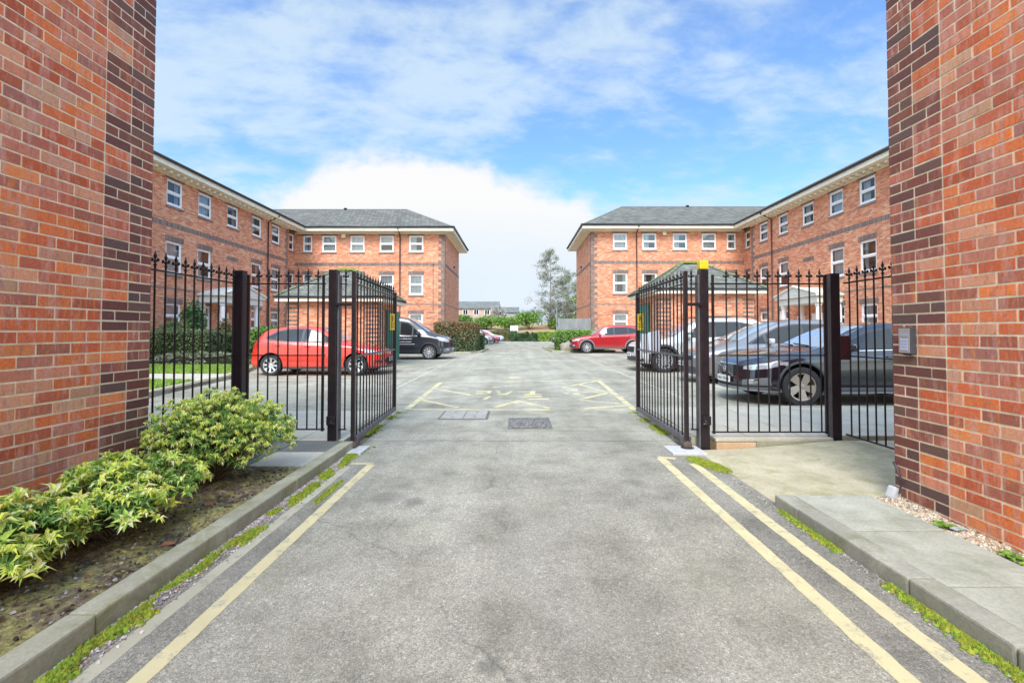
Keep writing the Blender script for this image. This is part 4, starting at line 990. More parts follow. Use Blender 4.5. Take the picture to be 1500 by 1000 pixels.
    # alarm box
    ab = MB(); axp = (503 - 757) / 20.9 if s < 0 else (973.5 - 757) / 20.9; ab.box((axp - .13, FY - .17, EZ - .38), (axp + .13, FY - .002, EZ - .12), bev=.03); ab.build('alarm_box', mat('alarm_box_%s' % ('cream' if s < 0 else 'ivory'), (.74, .66, .44), .5), t)
    # extra dark courses like the photo's brick detail beside the end corner
    if s < 0:
        e = MB()
        for k in range(5): e.box((-6.35, FY - .005, .9 + k * .42), (-5.75, FY, .97 + k * .42))
        e.box((-5.9, FY - .006, 2.7), (-5.84, FY, 6.0)); e.build('brick_detail', m_quoin, t)
    lamp = MB(); lamp.box((FX, 37.6, 6.35), (FX - s * .12, 37.75, 6.5), bev=.02); lamp.build('wall_lamp', m_blackpl, t)
    # portico
    P = MB(); pz = 3.0; px1 = wingx - s * 1.25; ya, yb = 22.6, 26.0
    P.box((wingx - s * .003, ya, pz - .32), (px1, yb, pz), bev=.02); P.box((wingx - s * .003, ya - .12, pz + .001), (px1 - s * .12, yb + .12, pz + .12), bev=.03)
    pf = px1 - s * .12
    base = pz + .122; pk = base + .44
    tri = [(ya - .12, base), (yb + .12, base), ((ya + yb) / 2, pk)]
    for xx, flip in ((pf, s > 0), (pf + s * .10, s < 0)): pass
    f1 = [(pf, y, z) for y, z in tri]; f2 = [(wingx - s * .003, y, z) for y, z in tri]
    P.face(f1 if s < 0 else f1[::-1]); P.face([f1[0], f1[2], f2[2], f2[0]]); P.face([f1[1], f2[1], f2[2], f1[2]])
    for (a, c) in ((0, 2), (2, 1)):   # raking cornice
        P.tube([(pf - s * .02, tri[a][0], tri[a][1] + .03), (pf - s * .02, tri[c][0], tri[c][1] + .03)], .07, 4)
    po = P.build('portico', m_stucco, t)
    for yy in (ya + .22, yb - .22):
        c_ = MB(); c_.lathe([(.17, .12), (.17, .22), (.135, .26), (.13, 1.3), (.115, 2.5), (.15, 2.56), (.16, 2.66), (.16, 2.68)], 18, T=Matrix.Translation((px1 + s * .2, yy, 0))); c_.build('column', m_white, po, smooth=False)
        c_ = MB(); c_.box((wingx - s * .12, yy - .13, .1), (wingx - s * .003, yy + .13, 2.68)); c_.build('pilaster', m_white, po)
    st = MB(); st.box((wingx - s * .003, ya - .1, 0), (px1 - s * .25, yb + .1, .12), bev=.01); st.build('step', m_ramp2, t)
    dr = MB(); dr.box((wingx + s * .03, 24.1, .12), (wingx + s * .085, 25.1, 2.25), bev=.01); d_ = dr.build('door', m_white, t)
    h_ = MB(); h_.box((wingx + s * .0, 24.2, 1.05), (wingx + s * .03, 24.24, 1.25)); h_.build('handle', m_chrome, d_)
    sw = MB(); sw.box((wingx, 25.6, .7), (wingx - s * .02, 26.3, 2.1)); 
    swo = sw.build('side_window', m_white, t); sp_ = MB(); sp_.box((wingx - s * .02, 25.68, .8), (wingx - s * .024, 26.22, 2.02)); sp_.build('pane', m_carglass, swo)
    return t
apartment(-1, 'orange brick three-storey apartment block with hipped slate roof, left side of the car park', 0, 0, -15.3, 31.35, [(-14.72, 'n'), (-13.2, 'w'), (-11.22, 'w'), (-9.16, 'w'), (-7.08, 'w')], -8.2, -5.07, -8.7)
apartment(1, 'orange brick three-storey apartment block with hipped slate roof, right side of the car park', 0, .17, 15.68, 31.35, [(15.1, 'n'), (13.53, 'w'), (11.48, 'w'), (9.33, 'w'), (7.27, 'w')], 8.42, 5.22, 8.3)

# ------------------------------------------------------------------ brick kiosks
def kiosk(s, label, x0, x1, y0, y1, ez, pk):
    """x0 axis side, x1 far side"""
    t = thing('brick_outbuilding', label, 'outbuilding', (0, 0, 0))
    W = MB(); W.box((x0, y0, -.1), (x1, y1, ez)); W.build('wall', m_brick, t)
    for sx_, xx in ((s, x0), (-s, x1)):
        q = MB(); z = .3
        while z < ez - .15:
            q.box((xx, y0 - .005, z), (xx + sx_ * .42, y0, z + .075))
            if xx == x0: q.box((x0, y0, z), (x0 - s * .005, y0 + .42, z + .075))
            z += .15
        q.build('quoin', m_quoin, t)
    f = MB(); o = .30; X0, X1, Y0, Y1 = x0 - s * o, x1 + s * o, y0 - o, y1 + o
    f.box((X0, Y0, ez - .04), (X1, Y1, ez + .10), bev=.008); f.build('fascia', m_cream, t)
    g_ = MB(); z = ez + .125; g_.tube([(X0, Y0 - .03, z), (X1, Y0 - .03, z)], .045, 8); g_.tube([(X0 - s * .03, Y0, z), (X0 - s * .03, Y1, z)], .045, 8); g_.tube([(X1 + s * .03, Y0, z), (X1 + s * .03, Y1, z)], .045, 8); g_.build('gutter', m_blackpl, t, smooth=True)
    R = MB(); rz = ez + .12; cx = (X0 + X1) / 2; cy = (Y0 + Y1) / 2; a, b_ = (cx - .32, cy, pk), (cx + .32, cy, pk)
    xl, xr = min(X0, X1) - .03, max(X0, X1) + .03; A = [(xl, Y0 - .03, rz), (xr, Y0 - .03, rz), (xr, Y1 + .03, rz), (xl, Y1 + .03, rz)]
    R.face([A[0], A[1], b_, a]); R.face([A[1], A[2], b_]); R.face([A[2], A[3], a, b_]); R.face([A[3], A[0], a]); R.face(A[::-1]); rf = R.build('roof', m_slatek, t)
    H = MB()
    for p, c in ((a, A[0]), (b_, A[1]), (b_, A[2]), (a, A[3]), (a, b_)):
        n = 9
        for k in range(n):
            u0, u1 = k / n, (k + 1) / n
            H.tube([tuple(lerp(p[i], c[i], u0 + .004) + (.02 if i == 2 else 0) for i in range(3)), tuple(lerp(p[i], c[i], u1 - .004) + (.03 if i == 2 else 0) for i in range(3))], .055, 6)
    H.build('ridge_tiles', mat('kiosk_ridge_tile%d' % (s + 1), (.13, .14, .115), .85, var=.5, vscale=3, vcol=(.14, .18, .06)), rf)
    r = random.Random(5 + s); m = MB()
    for _ in range(420):
        x = r.uniform(a[0] - .25, b_[0] + .2); d = abs(x - cx) - .32; zz = pk + .045 - max(0, d) * .5; y = cy + r.gauss(0, .06); k = r.uniform(.7, 1.3); sz = r.uniform(.02, .05)
        m.lathe([(sz, 0), (sz * .8, sz * .5), (sz * .2, sz * .8)], 5, T=Matrix.Translation((x, y, zz - abs(y - cy) * .6)), col=(.19 * k, .24 * k, .03))
    mo = m.build('ridge_moss', m_moss, rf); mo['kind'] = 'stuff'
    # green door facing the drive
    dy = y0 + 1.15
    d = MB(); d.box((x0, dy, .1), (x0 - s * .05, dy + 1.9, 2.12 + (ez - 2.4))); d.build('door_frame', m_greend, t)
    for k in range(2):
        d = MB(); d.box((x0 - s * .051, dy + .06 + k * .9, .12), (x0 - s * .08, dy + .93 + k * .9, 2.06 + (ez - 2.4)), bev=.006)
        dd = d.build('door', m_green, t); h_ = MB(); h_.box((x0 - s * .081, dy + .85 + k * .14, 1.0), (x0 - s * .12, dy + .88 + k * .14, 1.15)); h_.build('handle', m_chrome, dd)
    return t
kiosk(-1, 'small square brick outbuilding with hipped slate roof behind the red hatchback', -5.05, -8.30, 17.0, 19.7, 2.40, 3.68)
kiosk(1, 'small square brick outbuilding with hipped slate roof behind the white off-roader', 5.15, 8.58, 17.0, 20.0, 2.68, 3.98)

# ------------------------------------------------------------------ vehicles
def paintmat(name, col, rough=.25, metal=.0, dirty=.35):
    m, t, b, V = newmat(name)
    c = mixc(t, .35, col, ramp(t, noise(t, V, 1.6, 5), [(.35, (.86, .86, .86)), (.65, (1.05, 1.05, 1.05))]), 'MULTIPLY')
    sp = N(t, 'ShaderNodeSeparateXYZ'); t.links.new(V, sp.inputs[0])
    dirt = M(t, 'MULTIPLY', ramp(t, M(t, 'ADD', sp.outputs[2], M(t, 'MULTIPLY', noise(t, V, 6, 5), .25)), [(.30, (1, 1, 1)), (.62, (0, 0, 0))]), dirty)
    c = mixc(t, dirt, c, (.20, .185, .16)); t.links.new(c, b.inputs['Base Color'])
    b.inputs['Metallic'].default_value = metal; b.inputs['Coat Weight'].default_value = 1; b.inputs['Coat Roughness'].default_value = .05
    t.links.new(M(t, 'ADD', rough, M(t, 'MULTIPLY', dirt, .6)), b.inputs['Roughness']); return m
class Car:
    """local frame: nose at x=0, tail at x=L, y across, z up"""
    def __init__(s, name, label, loc, front_to_plus_x, P, group='cars parked in the courtyard'):
        s.P = P; s.t = thing(name, label, P.get('cat', 'car'), loc, PI if front_to_plus_x else 0, group)
        s.L, s.hw_ = P['L'], P['W'] / 2
    def plan(s, x):
        P = s.P; xr, xq = P.get('nose', .55), P.get('tailr', .4); n = P.get('nexp', 2.6); W = s.hw_
        f = 1.0
        if x < xr: f = (max(0, 1 - (1 - x / xr) ** n)) ** (1 / n)
        elif x > s.L - xq: f = (max(0, 1 - (1 - (s.L - x) / xq) ** 3)) ** (1 / 3)
        taper = 1 - .035 * max(0, (1.2 - x) / 1.2) ** 2 - .06 * max(0, (x - (s.L - 1.2)) / 1.2) ** 2
        return W * f * taper
    def ring(s, x):
        P = s.P; W = s.plan(x); zb = itp(P['bot'], x); zt = itp(P['top'], x); zbelt = min(itp(P['belt'], x), zt - .035)
        hgt = zt - zbelt; c = max(0, min(1, (hgt - .05) / .35)); wt = W * lerp(.84, P.get('roofw', .70), c); sh = lerp(.96, .955, c)
        pts = [(0, zb), (.80 * W, zb), (.93 * W, zb + .03), (.985 * W, zb + .12), (W, zb + .42 * (zbelt - zb)), (.992 * W, zb + .72 * (zbelt - zb)), (.985 * W, zbelt - .07), (sh * W, zbelt),
               (lerp(sh * W, wt, .48), lerp(zbelt, zt, .44)), (wt, zbelt + hgt * lerp(.78, .86, c)), (wt * .88, zbelt + hgt * lerp(.92, .955, c)), (wt * .55, zbelt + hgt * .99), (0, zt)]
        return pts
    def fine(s, x):
        p = s.ring(x); out = []
        for i in range(len(p) - 1):
            p0, p1, p2, p3 = p[max(i - 1, 0)], p[i], p[i + 1], p[min(i + 2, len(p) - 1)]
            for k in range(3):
                t = k / 3; t2, t3 = t * t, t ** 3
                q = [.5 * (2 * p1[j] + (-p0[j] + p2[j]) * t + (2 * p0[j] - 5 * p1[j] + 4 * p2[j] - p3[j]) * t2 + (-p0[j] + 3 * p1[j] - 3 * p2[j] + p3[j]) * t3) for j in (0, 1)]
                out.append((max(0, q[0]), q[1]))
        out.append(p[-1]); return out
    def sh(s, x, z):   # nose and tail lean
        P = s.P; return x + P.get('lean', .12) * (z - .45) * math.exp(-x / .35) - P.get('tlean', .15) * (z - .45) * math.exp(-(s.L - x) / .35)
    def hw(s, x, z):
        p = s.fine(x); best = None
        for (y0, z0), (y1, z1) in zip(p[6:], p[7:]):
            if (z0 - z) * (z1 - z) <= 0 and abs(z1 - z0) > 1e-6: best = lerp(y0, y1, (z - z0) / (z1 - z0)); break
        if best is None: best = p[7][0] if z < p[6][1] else 0
        return best
    def zat(s, x, y):
        p = s.fine(x)[18:]
        for (y0, z0), (y1, z1) in zip(p, p[1:]):
            if (y0 - y) * (y1 - y) <= 0 and abs(y1 - y0) > 1e-6: return lerp(z0, z1, (y - y0) / (y1 - y0))
        return p[-1][1] if y < .1 else p[0][1]
    def body(s, paint):
        P = s.P; b = MB(); xs = []
        n = 16
        for i in range(n): xs.append(P.get('nose', .55) * (1 - math.cos(i / n * PI / 2)))
        xr = P.get('nose', .55); xe = s.L - P.get('tailr', .4); k = int((xe - xr) / .07)
        xs += [lerp(xr, xe, i / k) for i in range(k)]
        xs += [s.L - P.get('tailr', .4) * (1 - math.sin(i / 10 * PI / 2)) for i in range(11)]
        rows = []
        for x in xs:
            f = s.fine(min(max(x, .0005), s.L - .0005)); half = [(s.sh(x, z), y, z) for y, z in f]
            rows.append(half[::1] + [(p[0], -p[1], p[2]) for p in half[-2:0:-1]])
        m = len(rows[0]); vs_ = [p for r in rows for p in r]
        fs = [(i * m + j, i * m + (j + 1) % m, (i + 1) * m + (j + 1) % m, (i + 1) * m + j) for i in range(len(rows) - 1) for j in range(m)]
        fs += [tuple(reversed(range(m))), tuple(range((len(rows) - 1) * m, len(rows) * m))]
        b.add(vs_, fs); o = b.build('body', [paint, m_black], s.t, smooth=True, weld=True)
        cut = MB()
        for xw in P['axles']:
            for sd_ in (-1, 1):
                T = Matrix.Translation((xw, sd_ * (s.hw_ + .1 - .17), P['r'] + .015)) @ Matrix.Rotation(PI / 2, 4, 'X')
                R = P['r'] + .055; cut.lathe([(R, -.19), (R, .19)], 40, 0, T=T)
        co = cut.build('cutter', [paint, m_black]); co.data.polygons.foreach_set('material_index', [1] * len(co.data.polygons))
        bm = bmesh.new(); bm.from_mesh(co.data); bmesh.ops.recalc_face_normals(bm, faces=bm.faces[:]); bm.to_mesh(co.data); bm.free()
        # boolean in world space of the unplaced car
        o.parent = None; md = o.modifiers.new('b', 'BOOLEAN'); md.operation = 'DIFFERENCE'; md.solver = 'EXACT'; md.object = co
        dg = bpy.context.evaluated_depsgraph_get(); me = bpy.data.meshes.new_from_object(o.evaluated_get(dg)); o.modifiers.clear(); o.data = me; o.parent = s.t
        bpy.data.objects.remove(co); me.polygons.foreach_set('use_smooth', [True] * len(me.polygons))
        es = me.attributes.get('sharp_edge') or me.attributes.new('sharp_edge', 'BOOLEAN', 'EDGE')
        bm = bmesh.new(); bm.from_mesh(me)
        flags = [len(e.link_faces) != 2 or e.calc_face_angle(0) > .75 or e.link_faces[0].material_index != e.link_faces[1].material_index for e in bm.edges]; bm.free()
        me.attributes['sharp_edge'].data.foreach_set('value', flags)
        s.bodyo = o; return o
    def side(s, name, lo, hi, m, eps=.004, sides=(-1, 1), n=24, rows=4, parent=None, label=None):
        if len(sides) > 1: return [s.side(name, lo, hi, m, eps, (q,), n, rows, parent) for q in sides]
        x0, x1 = max(lo[0][0], hi[0][0]), min(lo[-1][0], hi[-1][0]); b = MB(); out = None
        cr = sorted({lerp(x0, x1, i / n) for i in range(n + 1)} | {p[0] for p in lo + hi if x0 < p[0] < x1})
        for sd_ in sides:
            g = []
            for x in cr:
                a, c = itp(lo, x), max(itp(hi, x), itp(lo, x) + .0005)
                col = []
                for j in range(rows + 1):
                    z = lerp(a, c, j / rows); col.append((s.sh(x, z), sd_ * (s.hw(x, z) + eps), z + eps * .4))
                g.append(col)
            for i in range(len(g) - 1):
                for j in range(rows):
                    f = [g[i][j], g[i + 1][j], g[i + 1][j + 1], g[i][j + 1]]; b.face(f if sd_ < 0 else f[::-1])
        return b.build(name, m, parent or s.t, smooth=True)
    def front(s, name, ylo, yhi, lo, hi, m, eps=.006, mirror=False, rear=False, n=14, rows=5, parent=None):
        """patch on nose (or tail), y from ylo to yhi with z limits lo(y), hi(y)"""
        if mirror is True: return [s.front(name, ylo, yhi, lo, hi, m, eps, q, rear, n, rows, parent) for q in (1, -1)]
        b = MB(); P = s.P
        def xn(y, z):
            lo_, hi_ = 0.0, P.get('tailr' if rear else 'nose', .5)
            for _ in range(18):
                mid = (lo_ + hi_) / 2; X = s.L - mid if rear else mid
                if s.hw(max(.0008, min(s.L - .0008, X)), z) < abs(y): lo_ = mid
                else: hi_ = mid
            X = s.L - hi_ if rear else hi_
            return s.sh(X, z) + (eps if rear else -eps)
        for mi in ((mirror,) if mirror else (1,)):
            g = []
            for i in range(n + 1):
                y = lerp(ylo, yhi, i / n); a, c = itp(lo, y), max(itp(hi, y), itp(lo, y) + .0005)
                g.append([(xn(y, lerp(a, c, j / rows)), mi * y * 1.004, lerp(a, c, j / rows)) for j in range(rows + 1)])
            for i in range(n):
                for j in range(rows):
                    f = [g[i][j], g[i + 1][j], g[i + 1][j + 1], g[i][j + 1]]; b.face(f if (mi < 0) != rear else f[::-1])
        return b.build(name, m, parent or s.t, smooth=True)
    def topp(s, name, x0, x1, w0, w1, m, eps=.006, n=12, k=10):
        b = MB(); g = []
        for i in range(n + 1):
            x = lerp(x0, x1, i / n); wd = lerp(w0, w1, i / n); row = []
            for j in range(k + 1):
                y = lerp(-wd, wd, j / k); row.append((s.sh(x, 1.0) - eps * .6 * (1 if x < s.L / 2 else -1), y, s.zat(x, abs(y)) + eps))
            g.append(row)
        for i in range(n):
            for j in range(k): b.face([g[i][j], g[i + 1][j], g[i + 1][j + 1], g[i][j + 1]])
        return b.build(name, m, s.t, smooth=True)
    def wheels(s, rimm, spokes=5, style='twin', cover=False, which=None):
        P = s.P; r = P['r']; rr = r * .70; proto = None
        for xw in P['axles']:
            for sd_ in (-1, 1):
                if proto is None:
                    h = MB(); T = Matrix.Rotation(PI / 2, 4, 'X')       # local axis along -y = outward face
                    h.lathe([(rr * .62, -.02), (rr * .62, .02)], 24, T=T); hub = h.build('wheel', m_trim, s.t)
                    ty = MB(); wd = .105
                    ty.lathe([(rr * .98, -wd * .85), (rr * 1.06, -wd), (r * .93, -wd), (r * .985, -wd * .86), (r, -wd * .6), (r, wd * .6), (r * .985, wd * .86), (r * .93, wd), (rr * 1.06, wd), (rr * .98, wd * .85), (rr * .98, -wd * .85)], 44, T=T); ty.build('tyre', m_rubber, hub, smooth=False)
                    ri = MB(); prof = [(rr * .99, wd * .80), (rr * 1.0, wd * .90), (rr * .93, wd * .88), (rr * .90, wd * .6), (rr * .86, -.02)]
                    vs_ = []; nn = 40
                    for a_, z_ in prof:
                        for j in range(nn): t = 2 * PI * j / nn; vs_.append(T @ Vector((a_ * math.cos(t), a_ * math.sin(t), z_)))
                    ri.add(vs_, [(i * nn + j, i * nn + (j + 1) % nn, (i + 1) * nn + (j + 1) % nn, (i + 1) * nn + j) for i in range(len(prof) - 1) for j in range(nn)])
                    ri.lathe([(rr * .20, wd * .2), (rr * .20, wd * .72), (rr * .14, wd * .78)], 16, T=T)
                    for k in range(spokes):
                        for off in ((-.16, .16) if style == 'twin' else (0,)):
                            A = 2 * PI * k / spokes + off * (10 / spokes) * .6; A2 = 2 * PI * k / spokes + off * (10 / spokes) * 1.1 + (.25 if style == 'turbine' else 0)
                            wa, wb = (.022, .026) if style == 'twin' else (.045, .055 if style != 'turbine' else .075)
                            if spokes > 7: wa, wb = .02, .032
                            p0 = Vector((math.cos(A), math.sin(A), 0)) * rr * .15; p1 = Vector((math.cos(A2), math.sin(A2), 0)) * rr * .93; d = (p1 - p0).normalized(); q = Vector((-d.y, d.x, 0))
                            z0, z1 = wd * .72, wd * .84; th = .02
                            v8 = [p0 - q * wa + Vector((0, 0, z0)), p0 + q * wa + Vector((0, 0, z0)), p1 + q * wb + Vector((0, 0, z1)), p1 - q * wb + Vector((0, 0, z1))]
                            v8 += [v - Vector((0, 0, th)) for v in v8]
                            ri.add([T @ v for v in v8], [(0, 1, 2, 3), (0, 4, 5, 1), (1, 5, 6, 2), (2, 6, 7, 3), (3, 7, 4, 0)])
                    ri.build('rim', rimm, hub, smooth=False)
                    bk = MB(); bk.lathe([(rr * .9, -.03), (rr * .9, -.02)], 24, T=T); bk.build('brake_disc', m_black, hub)
                    proto = hub; w_ = hub
                else: w_ = copy_tree(proto, s.t)
                w_.location = (xw, sd_ * (s.hw_ - .115), r + .002); w_.rotation_euler = (0, random.Random(int(xw * 10)).uniform(0, 1), 0 if sd_ < 0 else PI)
    def arch(s, m, wd=.06, eps=.006):
        P = s.P
        for xw in P['axles']:
            for sd_ in (-1, 1):
                b = MB(); n = 26; R = P['r'] + .052; g = []
                for i in range(n + 1):
                    a = lerp(-.12, PI + .12, i / n); row = []
                    for rr in (R, R + wd * .5, R + wd):
                        x, z = xw + math.cos(a) * rr, P['r'] + .015 + math.sin(a) * rr; z = max(z, itp(P['bot'], x) + .02)
                        row.append((x, sd_ * (s.hw(x, z) + eps + (.008 if rr < R + wd * .9 else 0)), z))
                    g.append(row)
                for i in range(n):
                    for j in range(2):
                        f = [g[i][j], g[i][j + 1], g[i + 1][j + 1], g[i + 1][j]]; b.face(f if sd_ < 0 else f[::-1])
                b.build('wheel_arch_trim', m, s.t, smooth=True)
    def mirror(s, x, z, m, sz=1.0):
        for sd_ in (-1, 1):
            y = s.hw(x, z); b = MB(); b.box((-.06 * sz, 0, -.055 * sz), (.05 * sz, .20 * sz, .075 * sz), bev=.035 * sz); b.box((-.02, -.07, -.07), (.03, .03, -.03), bev=.008)
            o = b.build('mirror', m, s.t, smooth=True); o.location = (x, sd_ * (y + .02), z); o.scale = (1, sd_, 1)
    def seams(s, lines, m=None, wd=.008):
        b = MB()
        for pts in lines:
            for sd_ in (-1, 1):
                n = 10
                q = []
                for (xa, za), (xb, zb_) in zip(pts, pts[1:]):
                    for i in range(n): q.append((lerp(xa, xb, i / n), lerp(za, zb_, i / n)))
                q.append(pts[-1])
                for (xa, za), (xb, zb_) in zip(q, q[1:]):
                    d = Vector((xb - xa, zb_ - za)).normalized(); nn = Vector((-d.y, d.x)) * wd / 2
                    f = [(xa - nn.x, za - nn.y), (xb - nn.x, zb_ - nn.y), (xb + nn.x, zb_ + nn.y), (xa + nn.x, za + nn.y)]
                    f = [(s.sh(x, z), sd_ * (s.hw(x, z) + .003), z) for x, z in f]; b.face(f)
        b.build('door_seam', m or m_black, s.t)
    def handles(s, pts, m):
        for x, z in pts:
            for sd_ in (-1, 1):
                b = MB(); y = s.hw(x, z); y0, y1 = sorted((sd_ * (y + .004), sd_ * (y + .032))); b.box((x - .09, y0, z - .013), (x + .09, y1, z + .013), bev=.01)
                b.build('door_handle', m, s.t, smooth=True)
    def plate(s, z, x_off=0, rear=False, w=.52, h=.11, chars=True):
        t_ = MB(); x = s.sh(0, z) - .016 + x_off; t_.box((x - .006, -w / 2, z - h / 2), (x + .006, w / 2, z + h / 2), bev=.004); o = t_.build('number_plate', m_plate, s.t)
        c = MB(); r = random.Random(3)
        for k in range(7):
            y = -w / 2 + .05 + k * .063 + (.03 if k > 3 else 0); c.box((x - .0075, y, z - .03), (x - .0065, y + .012, z + .03)); c.box((x - .0075, y + .02, z + r.choice((-.03, 0, .02))), (x - .0065, y + .04, z + r.choice((-.02, .01, .03)))); c.box((x - .0075, y + .034, z - .03), (x - .0065, y + .042, z + .03))
        if chars: c.build('plate_marks', m_ink, o)
        return o

def hatch_side(c, y_lo, y_hi, pill):
    pass
# --- red hatchback, nose towards the drive (+X)
P = dict(L=4.06, W=1.74, r=.305, axles=(.80, 3.29), nose=.60, tailr=.45, nexp=2.3, roofw=.68, lean=.10, tlean=.22,
         top=[(0, .60), (.04, .66), (.15, .74), (.45, .83), (.8, .90), (1.12, .965), (1.22, 1.02), (1.5, 1.19), (1.75, 1.33), (1.95, 1.41), (2.2, 1.452), (2.5, 1.462), (3.0, 1.44), (3.4, 1.385), (3.6, 1.34), (3.75, 1.20), (3.9, 1.04), (4.0, .93), (4.06, .82)],
         belt=[(0, .60), (.5, .74), (1.0, .86), (1.6, .90), (2.5, .94), (3.2, .99), (3.7, 1.03), (4.06, .85)],
         bot=[(0, .30), (.1, .22), (.5, .20), (1.4, .19), (2.8, .19), (3.7, .22), (4.0, .30), (4.06, .36)])
red = paintmat('red_car_paint', (.72, .025, .008), .3)
c = Car('parked_hatchback', 'bright red hatchback parked behind the left railing', (-3.90, 14.62, 0), True, P); c.body(red)
c.side('window_trim', [(1.38, .955), (2.0, .965), (2.8, .99), (3.35, 1.03), (3.52, 1.10)], [(1.38, .965), (1.55, 1.06), (1.85, 1.24), (2.1, 1.345), (2.4, 1.385), (2.9, 1.37), (3.2, 1.31), (3.52, 1.12)], m_trim, .003)
c.side('side_window', [(1.44, .985), (2.0, .99), (2.36, 1.0)], [(1.44, 1.00), (1.6, 1.09), (1.88, 1.235), (2.1, 1.32), (2.36, 1.355)], m_carglass, .007)
c.side('side_window', [(2.44, 1.0), (2.8, 1.015), (3.16, 1.05)], [(2.44, 1.355), (2.8, 1.345), (3.16, 1.27)], m_carglass, .007)
c.side('quarter_glass', [(3.20, 1.06), (3.45, 1.10)], [(3.20, 1.255), (3.45, 1.13)], m_carglass, .007)
c.topp('windscreen', 1.22, 1.93, .66, .53, m_screen); c.topp('rear_window', 3.62, 3.92, .50, .56, m_carglass)
c.front('headlight', .50, .845, [(.5, .60), (.7, .62), (.845, .68)], [(.5, .66), (.7, .735), (.845, .79)], m_lamp, mirror=True)
c.front('grille', -.42, .42, [(-.42, .36), (-.3, .30), (.3, .30), (.42, .36)], [(-.42, .44), (-.34, .52), (.34, .52), (.42, .44)], m_black)
c.front('fog_light', .56, .74, [(.56, .36), (.74, .38)], [(.56, .44), (.74, .45)], m_trim, mirror=True); c.front('splitter', -.80, .80, [(-.8, .22), (.8, .22)], [(-.8, .255), (.8, .255)], m_trim, n=24)
c.side('tail_lamp', [(3.72, .80), (3.95, .78)], [(3.72, 1.00), (3.95, .97)], m_rlamp, .006)
c.side('sill_trim', [(1.18, .195), (2.9, .195)], [(1.18, .235), (2.9, .235)], m_trim, .005)
c.side('crease_shade', [(1.3, .40), (2.8, .43)], [(1.3, .415), (2.8, .448)], mat('red_shadow_paint', (.42, .012, .006), .3, coat=1), .002)  # darker red strip paints the shade along the side crease
c.seams([[(1.24, .26), (1.22, .55), (1.30, .88)], [(2.39, .25), (2.40, .6), (2.38, .95)], [(3.02, .56), (3.22, .75), (3.24, .98)], [(1.24, .26), (2.39, .25)]]); c.handles([(2.22, .86), (3.08, .885)], red)
c.mirror(1.52, 1.0, red); c.plate(.46); c.wheels(m_alloy, 8, 'single')
# --- dark van
P = dict(L=4.97, W=1.98, r=.335, axles=(.97, 3.90), nose=.62, tailr=.25, nexp=2.6, roofw=.80, lean=.05, tlean=.05, cat='van',
         top=[(0, .78), (.05, .90), (.2, 1.02), (.5, 1.12), (.85, 1.22), (1.0, 1.28), (1.35, 1.52), (1.7, 1.76), (1.95, 1.90), (2.2, 1.95), (3, 1.98), (4.6, 1.96), (4.85, 1.92), (4.97, 1.8)],
         belt=[(0, .76), (.5, .98), (1.0, 1.08), (1.5, 1.12), (3, 1.13), (4.97, 1.13)], bot=[(0, .34), (.1, .26), (.6, .24), (4.6, .25), (4.97, .36)])
van = paintmat('charcoal_van_paint', (.026, .028, .038), .28, .2, .2)
c = Car('parked_van', 'charcoal panel van with white lettering on its door, parked beyond the left outbuilding', (-3.05, 22.55, 0), True, P, 'vehicles parked on the left'); c.body(van)
c.side('window_trim', [(1.28, 1.10), (1.7, 1.07), (2.35, 1.12)], [(1.28, 1.13), (1.6, 1.42), (1.95, 1.72), (2.35, 1.76)], m_trim, .004)
c.side('side_window', [(1.42, 1.16), (1.68, 1.11), (1.70, 1.11)], [(1.42, 1.22), (1.6, 1.37), (1.70, 1.46)], m_carglass, .009); c.side('side_window', [(1.76, 1.12), (2.28, 1.17)], [(1.76, 1.52), (1.95, 1.66), (2.28, 1.70)], m_carglass, .009)
c.topp('windscreen', 1.02, 1.92, .80, .70, m_screen)
c.front('headlight', .60, .96, [(.6, .80), (.8, .80), (.96, .86)], [(.6, .92), (.8, 1.0), (.96, 1.07)], m_lamp, mirror=True); c.front('grille', -.5, .5, [(-.5, .52), (.5, .52)], [(-.5, .90), (.5, .90)], m_black)
c.front('bumper', -.96, .96, [(-.96, .30), (.96, .30)], [(-.96, .50), (-.6, .56), (.6, .56), (.96, .50)], m_trimg, n=24); c.front('fog_light', .64, .80, [(.64, .42), (.8, .42)], [(.64, .50), (.8, .50)], m_lamp, .012, mirror=True)
c.side('sill_trim', [(1.4, .26), (3.5, .26)], [(1.4, .33), (3.5, .33)], m_trim, .006); c.side('side_moulding', [(1.45, .62), (2.45, .62)], [(1.45, .66), (2.45, .66)], m_trim, .006)
c.seams([[(1.36, .34), (1.34, .7), (1.26, 1.08)], [(2.45, .34), (2.45, 1.12), (2.42, 1.75)], [(3.6, .34), (3.6, 1.8)]]); c.handles([(2.3, .98)], m_trim); c.mirror(1.45, 1.18, m_trim, 1.35); c.plate(.46); c.arch(m_trim, .03)
# unreadable white lettering, drawn as short strokes
b = MB(); r = random.Random(31)
for row, (z, h, x0, x1) in enumerate(((.93, .05, 1.75, 2.40), (.80, .04, 1.78, 2.38), (.70, .02, 1.62, 2.42))):
    x = x0
    while x < x1:
        w_ = r.uniform(.025, .05) if row < 2 else .8
        w_ = min(w_, x1 - x); y = c.hw(x, z) + .006
        for sd_ in (-1, 1): b.face([(x, sd_ * y, z), (x + w_, sd_ * y, z), (x + w_, sd_ * y, z + h * (r.uniform(.6, 1) if row < 2 else 1)), (x, sd_ * y, z + h * (1 if row == 2 else r.uniform(.7, 1)))])
        x += w_ + (.012 if r.random() > .2 else .035)
b.build('door_lettering', mat('white_vinyl', (.72, .72, .72), .5), c.t)
c.wheels(m_alloy, 10, 'single')
